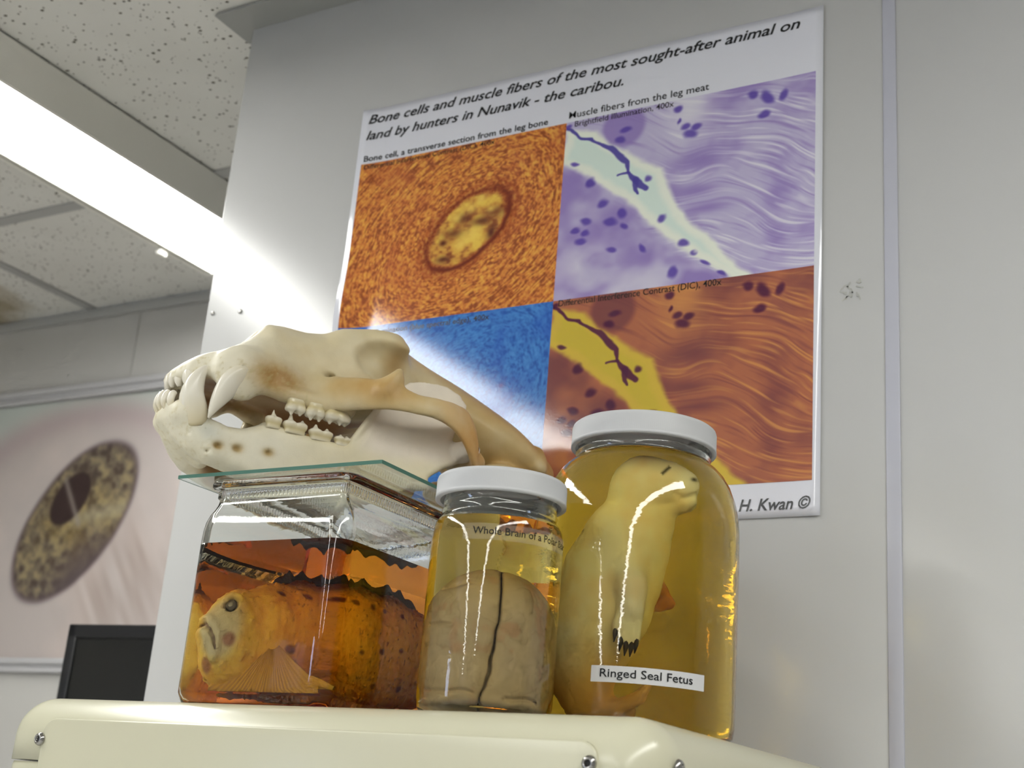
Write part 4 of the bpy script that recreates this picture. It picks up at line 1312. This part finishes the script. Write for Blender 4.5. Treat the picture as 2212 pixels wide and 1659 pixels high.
        for a, b in zip(m, m[1:]):
            a = np.array(a); b = np.array(b); t_ = np.clip(((V - a) @ (b - a)) / ((b - a) @ (b - a)), 0, 1)
            d = np.linalg.norm(V - (a + t_[:, None] * (b - a)), axis=1)
            c = mixc(c, (110, 82, 62), np.exp(-(d / 1.5) ** 2) * .8)
        return linear(c)
    sdf_object('body', f, lo, h, M_FISH, fish, col, 1)
    # eye
    ex, ey, ez = (q * .001 for q in e)
    nrm = Vector((.10, -.85, .50)).normalized()
    Vv, Ff = lathe([(0, -.003), (.0042, -.002), (.0050, 0), (.0044, .0009), (.0024, .0013), (0, .0014)], 24)
    eye = mesh_from('eye', Vv, Ff, M_EYE, fish, True)
    eye.location = Vector((ex, ey, ez)) - nrm * .0015; eye.rotation_euler = nrm.to_track_quat('Z', 'Y').to_euler()
    Vv, Ff = lathe([(.0024, .0011), (.0022, .0016), (.0012, .0019), (0, .0020)], 20)
    mesh_from('pupil', Vv, Ff, M_PUPIL, eye, True)
    # dorsal crest: ragged upright blade
    path = [(-.6720, .8080, .1635), (-.6690, .8140, .1660), (-.6650, .8220, .1685), (-.6590, .8400, .1712), (-.6555, .8600, .1718), (-.6545, .8800, .1718), (-.6535, .9000, .1695), (-.6530, .9180, .1640)]
    n = 44
    ts = np.linspace(0, 1, n); s0 = np.linspace(0, 1, len(path)); Pa = np.array(path)
    C = np.stack([cub(ts, s0, Pa[:, k]) for k in range(3)], 1)
    rng = random.Random(11)
    V, F = [], []
    for k in range(n):
        env = min(1, ts[k] * 4) * min(1, (1 - ts[k]) * 5)
        tri = abs((ts[k] * 6.5 + .2 * math.sin(ts[k] * 17)) % 1.0 - .5) * 2
        hgt = (.0050 + .0085 * tri * (0.8 + .2 * rng.random())) * env + .0006
        hgt = min(hgt, .1932 - C[k, 2])
        x, y, z = C[k, 0] - FX, C[k, 1] - FY, C[k, 2] - ZS
        for dx, dz in ((-.0060, -.004), (-.0016, hgt * .45), (0, hgt), (.0016, hgt * .45), (.0060, -.004)):
            V.append((x + dx, y, z + dz))
    for k in range(n - 1):
        for c in range(4):
            F.append((k * 5 + c, (k + 1) * 5 + c, (k + 1) * 5 + c + 1, k * 5 + c + 1))
    mesh_from('dorsal_crest', V, F, M_CREST, fish, False)
    # pectoral fin: fan of rays spread towards the glass
    root = np.array(fl(-.652, .793, .124)) * .001
    V, F = [], []
    nr, ns = 60, 10
    for side in (0, 1):
        for i in range(nr + 1):
            a = math.radians(206 + (328 - 206) * i / nr)
            L = .058 + .003 * math.sin(i * 1.3)
            for j in range(ns + 1):
                q = j / ns
                rr = .006 + (L - .006) * q
                ridge = (.0009 if i % 2 else 0.0) * (1 - .3 * q)
                x = root[0] + math.cos(a) * rr * 1.05
                z = root[2] + math.sin(a) * rr * .98
                y = root[1] - .008 * q - .005 * math.sin(q * 2.5) - (ridge + .0003 if side == 0 else -.0004)
                V.append((min(max(x, -.7185 - FX), -.592 - FX), max(y, .7632 - FY), max(z, .0128)))
    m_ = (nr + 1) * (ns + 1)
    for i in range(nr):
        for j in range(ns):
            a0, a1 = i * (ns + 1) + j, (i + 1) * (ns + 1) + j
            F.append((a0, a0 + 1, a1 + 1, a1)); F.append((m_ + a0, m_ + a1, m_ + a1 + 1, m_ + a0 + 1))
    for i in range(nr):
        a0, a1 = i * (ns + 1) + ns, (i + 1) * (ns + 1) + ns
        F.append((a0, m_ + a0, m_ + a1, a1))
    cc = []
    for v in V:
        ang = math.atan2(v[2] - root[2], v[0] - root[0])
        k = .5 + .5 * math.sin(ang * 90)
        cc.append(np.array((222, 180, 44)) * (1 - .6 * k) + np.array((140, 100, 26)) * .6 * k)
    mesh_from('pectoral_fin', V, F, M_FISH, fish, True, linear(np.array(cc)))
build_fish()
# ================================================================== laminated poster on the partition
M_POSTER = pbr('laminated_poster', (1, 1, 1), rough=0.09, spec=0.5, attr=True, bump=0.05, bscale=500.0, bdist=0.0003)
M_SHEET = pbr('poster_paper', lin((226, 227, 236)), rough=0.12, spec=0.5, bump=0.05, bscale=500.0, bdist=0.0003)
M_TITLE = pbr('poster_ink', (0.010, 0.010, 0.013), rough=0.2, spec=0.5)
M_CAPTION = pbr('poster_caption_ink', (0.022, 0.016, 0.016), rough=0.2, spec=0.5)
PSX0, PSX1, PSZ0, PSZ1 = -0.9055, -0.3490, 0.2866, 0.8036
poster = tag(empty('science_poster', ((PSX0 + PSX1) / 2, YW, PSZ0)), 'glossy laminated poster of four coloured micrographs on the white partition', 'poster')
POX, POZ = poster.location.x, PSZ0

def pcurl(x, z):
    """distance of the sheet from the wall: the left edge curls off below its middle, the right edge stands off a little"""
    x = np.asarray(x, float); z = np.asarray(z, float)
    l = np.clip((PSX0 + .05 - x) / .05, 0, 1)
    c = .0035 * l ** 2 * (1 + 1.6 * np.exp(-((z - .545) / .045) ** 2))
    r = np.clip((x - (PSX1 - .04)) / .04, 0, 1)
    return .0014 + c + .0012 * r ** 2

def sheet_grid(name, x0, x1, z0, z1, nx, nz, lift, mat, colors=None, back=False):
    xs = np.linspace(x0, x1, nx); zs = np.linspace(z1, z0, nz)
    Xg, Zg = np.meshgrid(xs, zs)
    Yg = -(pcurl(Xg, Zg) + lift)
    V = np.stack([Xg.ravel() - POX, Yg.ravel(), Zg.ravel() - POZ], 1)
    i, j = np.meshgrid(np.arange(nz - 1), np.arange(nx - 1), indexing='ij')
    a = (i * nx + j).ravel()
    Q = np.stack([a, a + nx, a + nx + 1, a + 1], 1)
    if back:
        n = len(V)
        Vb = V.copy(); Vb[:, 1] += .0005
        V = np.concatenate([V, Vb]); Q = np.concatenate([Q, Q[:, ::-1] + n])
        rim = list(range(nx)) + [r * nx + nx - 1 for r in range(1, nz)] + [(nz - 1) * nx + c for c in range(nx - 2, -1, -1)] + [r * nx for r in range(nz - 2, 0, -1)]
        rim = np.array(rim); nxt = np.roll(rim, -1)
        Q = np.concatenate([Q, np.stack([rim, nxt, nxt + n, rim + n], 1)])
    return quad_mesh(name, V, Q, mat, poster, True, colors)

sheet_grid('sheet', PSX0, PSX1, PSZ0, PSZ1, 60, 56, 0.0, M_SHEET, None, True)

def panel_ab(nx, nz):
    a, b = np.meshgrid(np.linspace(0, 1, nx), np.linspace(0, 1, nz))
    return a, b

def bone_print(a, b, blue=False):
    # grain drawn out along ellipses around the cell
    ca, cb = .575, .515
    dx, dy = a - ca, (b - cb) * .77
    th = np.radians(-38)
    p = dx * math.cos(th) + dy * math.sin(th); q = -dx * math.sin(th) + dy * math.cos(th)
    rho = np.hypot(p / 1.5, q); ang = np.arctan2(q, p / 1.5)
    g1 = fbm(a * 100, b * 76, None, 3, 1)
    g2 = vnoise(rho * 190 + fbm(a * 8, b * 8, None, 2, 3) * 5, ang * 22 + rho * 5, None, 2)
    g3 = fbm(a * 9, b * 7, None, 3, 4)
    ring = .5 + .5 * np.sin(rho * 190 + fbm(a * 6, b * 6, None, 2, 6) * 8)
    arc = np.sin(np.hypot(a - .30, (b - .62) * .8) * 150 + fbm(a * 7, b * 7, None, 2, 16) * 6) * sstep(.45, .75, a) * sstep(.75, .35, b)
    s = (g1 - .5) * 1.0 + (g2 - .5) * .95 + (ring - .5) * .14 * sstep(.1, .4, rho) + arc * .10
    if not blue:
        c = np.tile(np.array((214, 126, 58), float), a.shape + (1,))
        c = mixc(c, (242, 180, 78), np.clip(s * 1.9, 0, .9))
        c = mixc(c, (142, 72, 38), np.clip(-s * 2.3, 0, .9))
        c = mixc(c, (192, 100, 56), np.clip((g3 - .5) * 1.2, 0, .6))
        # the cell
        e = np.hypot(p / .205, q / .128) + (fbm(a * 14, b * 14, None, 2, 9) - .5) * .12
        inside = sstep(1.0, .9, e)
        ci = np.tile(np.array((214, 152, 66), float), a.shape + (1,))
        n = fbm(a * 24, b * 24, None, 3, 12)
        ci = mixc(ci, (240, 200, 84), np.clip((n - .45) * 4, 0, 1))
        ci = mixc(ci, (140, 74, 40), np.clip((.46 - n) * 6, 0, .9))
        c = c * (1 - inside[..., None]) + ci * inside[..., None]
        for x, y, rx, ry, k in ((.554, .451, .035, .03, .75), (.641, .485, .05, .025, .8), (.514, .53, .05, .028, .65), (.691, .559, .02, .04, .95), (.466, .576, .018, .018, .9), (.474, .672, .035, .02, .8), (.70, .44, .05, .03, .6)):
            d = np.hypot((a - x) / rx, (b - y) / ry)
            c = mixc(c, (92, 40, 28), np.exp(-d ** 2) * min(k * 1.15, 1.0))
        for x, y, r in ((.60, .545, .05), (.585, .40, .03), (.52, .44, .025), (.63, .35, .02), (.55, .60, .03), (.68, .42, .02)):
            c = mixc(c, (250, 216, 100), np.exp(-(np.hypot(a - x, (b - y)) / r) ** 2) * .75)
        rim = np.exp(-((e - 1.05) / .085) ** 2)
        c = mixc(c, (116, 40, 22), rim * (.7 + .3 * sstep(-.1, .1, q)))
        c = mixc(c, (150, 60, 28), np.exp(-((e - 1.24) / .08) ** 2) * .35)
    else:
        c = np.tile(np.array((58, 124, 204), float), a.shape + (1,))
        c = mixc(c, (84, 152, 222), np.clip(s * 1.3, 0, .8))
        c = mixc(c, (34, 84, 170), np.clip(-s * 1.6, 0, .85))
        c = mixc(c, (40, 92, 190), np.clip((g3 - .5) * 1.8, 0, .6))
        c = mixc(c, (62, 60, 150), np.exp(-(np.hypot((a - .80), (b - .42)) / .012) ** 2))
    return c

UPB = [(0.001, 0.049), (0.086, 0.064), (0.136, 0.077), (0.195, 0.167), (0.282, 0.247), (0.367, 0.324), (0.426, 0.363), (0.448, 0.477), (0.491, 0.587), (0.549, 0.691), (0.622, 0.774), (0.679, 0.874), (0.733, 0.95), (0.77, 0.986), (.79, 1.02)]
LOB = [(-.02, .24), (0.004, 0.257), (0.087, 0.318), (0.196, 0.433), (0.27, 0.513), (0.32, 0.579), (0.381, 0.67), (0.486, 0.798), (0.582, 0.892), (0.687, 0.992), (.70, 1.02)]
FIL = [(0.0, .03), (0.024, 0.055), (0.064, 0.107), (0.114, 0.121), (0.159, 0.165), (0.203, 0.202), (0.247, 0.262), (0.273, 0.3), (0.281, 0.358), (0.313, 0.405), (0.361, 0.464)]
FILR = [.006, .006, .007, .007, .006, .012, .013, .010, .006, .013, .011]
NUC = [(0.259, 0.111, .026, .016, 0), (0.237, 0.162, .024, .02, 1), (0.124, 0.376, .023, .026, 0), (0.181, 0.505, .022, .026, 0), (0.264, 0.575, .018, .03, 0), (0.111, 0.588, .026, .02, .6), (0.216, 0.611, .028, .024, .3), (0.273, 0.647, .026, .013, .9), (0.071, 0.63, .018, .015, -.5), (0.114, 0.651, .02, .018, .6), (0.101, 0.696, .023, .02, 0), (0.229, 0.765, .024, .015, .4), (0.357, 0.783, .028, .012, 1.0), (0.478, 0.934, .017, .03, 0), (0.514, 0.789, .023, .018, .5), (0.607, 0.911, .024, .009, .7), (0.67, 0.974, .022, .009, .7), (0.425, 0.641, .017, .024, .4), (0.365, 0.406, .016, .018, 0), (0.05, 0.256, .018, .012, .4), (0.882, 0.093, .015, .032, .2), (0.764, 0.054, .02, .024, -.5), (0.823, 0.088, .020, .042, -.45), (0.809, 0.177, .026, .018, -.4), (0.551, 0.167, .02, .018, 0), (0.505, 0.158, .02, .018, 0), (0.529, 0.201, .028, .024, .3), (0.475, 0.122, .008, .02, .1), (0.473, 0.049, .02, .018, -.5), (0.013, 0.027, .015, .018, 0), (.56, .845, .015, .015, 0)]

def seg_dist(a, b, P, R):
    d = np.full(a.shape, 9.0)
    for (p, r0), (q, r1) in zip(zip(P, R), list(zip(P, R))[1:]):
        ex, ey = q[0] - p[0], q[1] - p[1]
        t = np.clip(((a - p[0]) * ex + (b - p[1]) * ey) / max(ex * ex + ey * ey, 1e-9), 0, 1)
        d = np.minimum(d, np.hypot(a - p[0] - t * ex, (b - p[1] - t * ey) * .85) / (r0 + (r1 - r0) * t))
    return d

def muscle_print(a, b, warm=False):
    aw = a + (fbm(a * 22, b * 22, None, 2, 3) - .5) * .018
    bw = b + (fbm(a * 22, b * 22, None, 2, 5) - .5) * .018
    chan = poly2d(aw, bw, UPB + LOB[::-1])
    pale = sstep(.012, -.018, chan)
    core = sstep(-.025, -.06, chan)
    lowleft = sstep(.0, .04, poly2d(a, b, [(-1, .25)] + LOB + [(.7, 2), (-1, 2)]) * -1)
    # fibres sweeping down to the lower right with a swirl in the middle
    wx = a + .10 * (fbm(a * 3, b * 3, None, 3, 7) - .5); wy = b + .10 * (fbm(a * 3, b * 3, None, 3, 8) - .5)
    sw = np.exp(-(np.hypot(a - .57, b - .44) / .17) ** 2)
    fld = (wy * 1.0 - .42 * wx + .035 * np.sin(wx * 8 + wy * 4) + .007 * np.sin(wx * 27 - wy * 9)) + .5 * sw * (wx - .5)
    fib = vnoise(fld * 70, (wx + wy * .4) * 5, None, 21) * .5 + vnoise(fld * 130, (wx + wy * .4) * 9, None, 22) * .5
    blot = fbm(a * 5 + 1.7, b * 5, None, 4, 31)
    if not warm:
        base, dark, lite, pl, cr, nuc, fl_ = (192, 184, 216), (148, 126, 192), (230, 228, 236), (238, 242, 228), (216, 234, 224), (88, 66, 166), (76, 66, 156)
    else:
        base, dark, lite, pl, cr, nuc, fl_ = (180, 108, 78), (126, 68, 70), (216, 148, 84), (218, 186, 70), (208, 184, 62), (74, 22, 62), (84, 28, 66)
    c = np.tile(np.array(base, float), a.shape + (1,))
    c = mixc(c, dark, np.clip((blot - .45) * 2.6, 0, .8))
    up = 1 - lowleft
    c = mixc(c, lite, np.clip((fib - .56) * 3.2, 0, .8) * up * sstep(.30, .5, a + .0 * b))
    c = mixc(c, dark, np.clip((.40 - fib) * 2.4, 0, .65) * up)
    c = mixc(c, lite, np.exp(-(np.hypot((a - .52) / .09, (b - .08) / .16)) ** 2) * .75)
    for x, y, rx, ry in ((.56, .36, .11, .05), (.55, .52, .10, .035), (.60, .62, .10, .03)):
        c = mixc(c, dark, np.exp(-(np.hypot((a - x) / rx, (b - y) / ry)) ** 2) * .85)
    # round cell near the upper left corner
    d = np.hypot((a - .25) / .10, (b - .09) / .13)
    c = mixc(c, dark, sstep(1.05, .75, d) * .85)
    c = mixc(c, dark, lowleft * np.clip((fbm(a * 7, b * 6, None, 3, 41) - .38) * 2.6, 0, .85))
    c = mixc(c, lite, lowleft * np.clip((fbm(a * 6 + 4, b * 6, None, 3, 43) - .5) * 2.2, 0, .5) * sstep(.5, .8, b))
    c = mixc(c, pl, pale * (1 - sstep(.9, .6, d)))
    c = mixc(c, cr, core * pale * .9)
    fd = seg_dist(aw, bw, FIL, FILR)
    c = mixc(c, fl_, sstep(1.35, .7, fd) * .92)
    fd = seg_dist(aw, bw, [(.313, .405), (.318, .45), (.322, .486)], [.012, .010, .006])
    c = mixc(c, fl_, sstep(1.35, .7, fd) * .9)
    fd = seg_dist(aw, bw, [(.235, .362), (.285, .360)], [.005, .007])
    c = mixc(c, fl_, sstep(1.35, .7, fd) * .9)
    for x, y, rx, ry, t in NUC:
        dx, dy = aw - x, bw - y
        p = dx * math.cos(t) + dy * math.sin(t); q = -dx * math.sin(t) + dy * math.cos(t)
        c = mixc(c, nuc, sstep(1.4, .5, np.hypot(p / rx, q / ry)) * .85)
    c = mixc(c, pl, np.exp(-(np.hypot((a - .567), (b - .842)) / .011) ** 2) * .7)
    return c

XL, XM, XR = -0.8990, -0.6297, -0.3563
ZT, ZM, ZB = 0.7306, 0.5240, 0.3187
NP = 340
a, b = panel_ab(NP, NP)
for nm, fn, x0, x1, z0, z1 in (('bone_micrograph', bone_print(a, b), XL, XM, ZM, ZT), ('blue_micrograph', bone_print(a, b, True), XL, XM, ZB, ZM),
                               ('muscle_micrograph', muscle_print(a, b), XM, XR, ZM, ZT), ('amber_micrograph', muscle_print(a, b, True), XM, XR, ZB, ZM)):
    o = sheet_grid(nm, x0, x1, z0, z1, NP, NP, .00025, M_POSTER, linear(np.clip(fn.reshape(-1, 3), 0, 255)))

def poster_text(s, x0, x1, z, cap, shear, bold, mat, name='lettering'):
    me, co = text_fit(s, x1 - x0, cap, shear, bold)
    Xw, Zw = x0 + co[:, 0], z + co[:, 1]
    out = np.stack([Xw - POX, -(pcurl(Xw, Zw) + .0005), Zw - POZ], 1)
    me.vertices.foreach_set('co', out.ravel().astype(np.float32)); me.update()
    return link_mesh(name, me, mat, poster)
poster_text('Bone cells and muscle fibers of the most sought-after animal on', -0.8962, -0.3727, .7838, .0118, .28, .014, M_TITLE, 'title_lettering')
poster_text('land by hunters in Nunavik - the caribou.', -0.8967, -0.5647, .7625, .0118, .28, .014, M_TITLE, 'title_lettering')
poster_text('Bone cell, a transverse section from the leg bone', -0.8960, -0.6530, .7338, .0076, 0, .009, M_TITLE, 'caption_lettering')
poster_text('Muscle fibers from the leg meat', -0.6273, -0.4674, .7352, .0082, 0, .003, M_TITLE, 'caption_lettering')
poster_text('Differential Interference Contrast (DIC), 400x', -0.8945, -0.7189, .7236, .0060, 0, .008, M_CAPTION, 'caption_lettering')
poster_text('Brightfield Illumination, 400x', -0.6197, -0.5055, .7240, .0068, 0, .006, M_CAPTION, 'caption_lettering')
poster_text('Differential Interference Contrast (DIC), 400x', -0.6233, -0.4470, .5172, .0070, 0, .008, M_CAPTION, 'caption_lettering')
poster_text('Illumination (blue spectral edge), 400x', -0.8530, -0.7053, .5135, .0062, 0, .008, M_CAPTION, 'caption_lettering')
poster_text('H. Kwan \u00a9', -0.4235, -0.3575, .2935, .0108, .28, .014, M_TITLE, 'signature_lettering')

# ================================================================== printed eye on the back wall
M_EYEPRINT = pbr('matte_wall_print', (1, 1, 1), rough=0.55, spec=0.25, attr=True)
EX0, EX1, EZ0, EZ1 = -2.95, -1.20, 0.2545, 0.7775
def eye_print():
    nx, nz = 420, 150
    xs = np.linspace(EX0, EX1, nx); zs = np.linspace(EZ1, EZ0, nz)
    X, Z = np.meshgrid(xs, zs)
    n = fbm(X * 9, Z * 9, None, 4, 3)
    c = np.tile(np.array((190, 180, 176), float), X.shape + (1,))
    c = mixc(c, (204, 190, 184), np.clip((n - .4) * 2, 0, 1))
    # pale sky-like corner above, rosy lid round the eye
    cx, cz = -2.065, .521
    th = math.radians(48)
    def rot(x, z, t): return x * math.cos(t) + z * math.sin(t), -x * math.sin(t) + z * math.cos(t)
    p, q = rot(X - cx, Z - cz, th)
    lid = np.hypot((X + 2.06) / .40, (Z - .48) / .26)
    c = mixc(c, (192, 198, 192), sstep(.95, 1.25, lid) * sstep(.50, .66, Z))
    c = mixc(c, (178, 160, 162), np.exp(-((lid - 1.0) / .10) ** 2) * .55 * sstep(.45, .6, Z))
    fur = np.exp(-(np.hypot((X + 1.90) / .12, (Z - .40) / .12)) ** 2)
    st = vnoise((X + Z * .7) * 60, (X - Z) * 6, None, 9)
    c = mixc(c, (150, 132, 122), fur * np.clip(st, 0, 1) * .7)
    e = np.hypot(p / .184, q / .113) + (fbm(X * 14, Z * 14, None, 2, 5) - .5) * .05
    ins = sstep(1.03, .96, e)
    sp = fbm(X * 70, Z * 70, None, 3, 11)
    ci = np.tile(np.array((116, 104, 88), float), X.shape + (1,))
    ci = mixc(ci, (74, 62, 56), np.clip((sp - .5) * 4, 0, .9))
    ci = mixc(ci, (166, 150, 112), np.clip((.45 - sp) * 4, 0, .7))
    gold = np.exp(-(np.hypot((X + 2.06) / .10, (Z - .515) / .075)) ** 2) * np.clip(fbm(X * 22, Z * 22, None, 3, 13) * 1.8 - .45, 0, 1)
    ci = mixc(ci, (160, 134, 66), gold * .75)
    ci = mixc(ci, (92, 76, 68), sstep(.02, -.10, Z - cz + .55 * (X - cx) * .0 - .0) * sstep(-.02, .06, (X - cx) - (Z - cz) * .3) * .8)
    ci = mixc(ci, (96, 88, 96), sstep(.03, -.12, q + .02) * sstep(.0, -.12, Z - cz) * .6)
    glint = np.exp(-((Z - (cz + .005 + .12 * (X - cx))) / .016) ** 2) * sstep(-.02, .03, X - cx)
    ci = mixc(ci, (176, 166, 136), glint * .6)
    c = c * (1 - ins[..., None]) + ci * ins[..., None]
    c = mixc(c, (84, 70, 74), np.exp(-((e - 1.0) / .05) ** 2) * .6)
    pp, pq = rot(X + 2.085, Z - .568, math.radians(48))
    pe = np.hypot(pp / .062, pq / .042)
    c = mixc(c, (58, 44, 42), sstep(1.05, .93, pe))
    li, lj = rot(X + 2.078, Z - .56, math.radians(-58))
    c = mixc(c, (150, 140, 132), np.exp(-((lj) / .006) ** 2) * sstep(.07, .05, np.abs(li)) * .7)
    c = np.clip(c, 0, 255)
    V = np.stack([X.ravel(), np.full(X.size, YB - .0012), Z.ravel()], 1)
    i, j = np.meshgrid(np.arange(nz - 1), np.arange(nx - 1), indexing='ij')
    k = (i * nx + j).ravel()
    Q = np.stack([k, k + nx, k + nx + 1, k + 1], 1)
    # thin board behind the print
    nV = len(V)
    box_v = [(EX0, YB - .0004, EZ0), (EX1, YB - .0004, EZ0), (EX1, YB - .0004, EZ1), (EX0, YB - .0004, EZ1)]
    o = quad_mesh('eye_mural', V, Q, M_EYEPRINT, None, True, linear(c.reshape(-1, 3)))
    tag(o, 'large print of a gold flecked animal eye on the back wall', 'wall print')
eye_print()
# ------------------------------------------------------------------ everything above was laid out from the camera height
for o in list(SC.objects):
    if o.parent is None and o is not cam:
        o.location.z += CZ
bpy.context.view_layer.update()
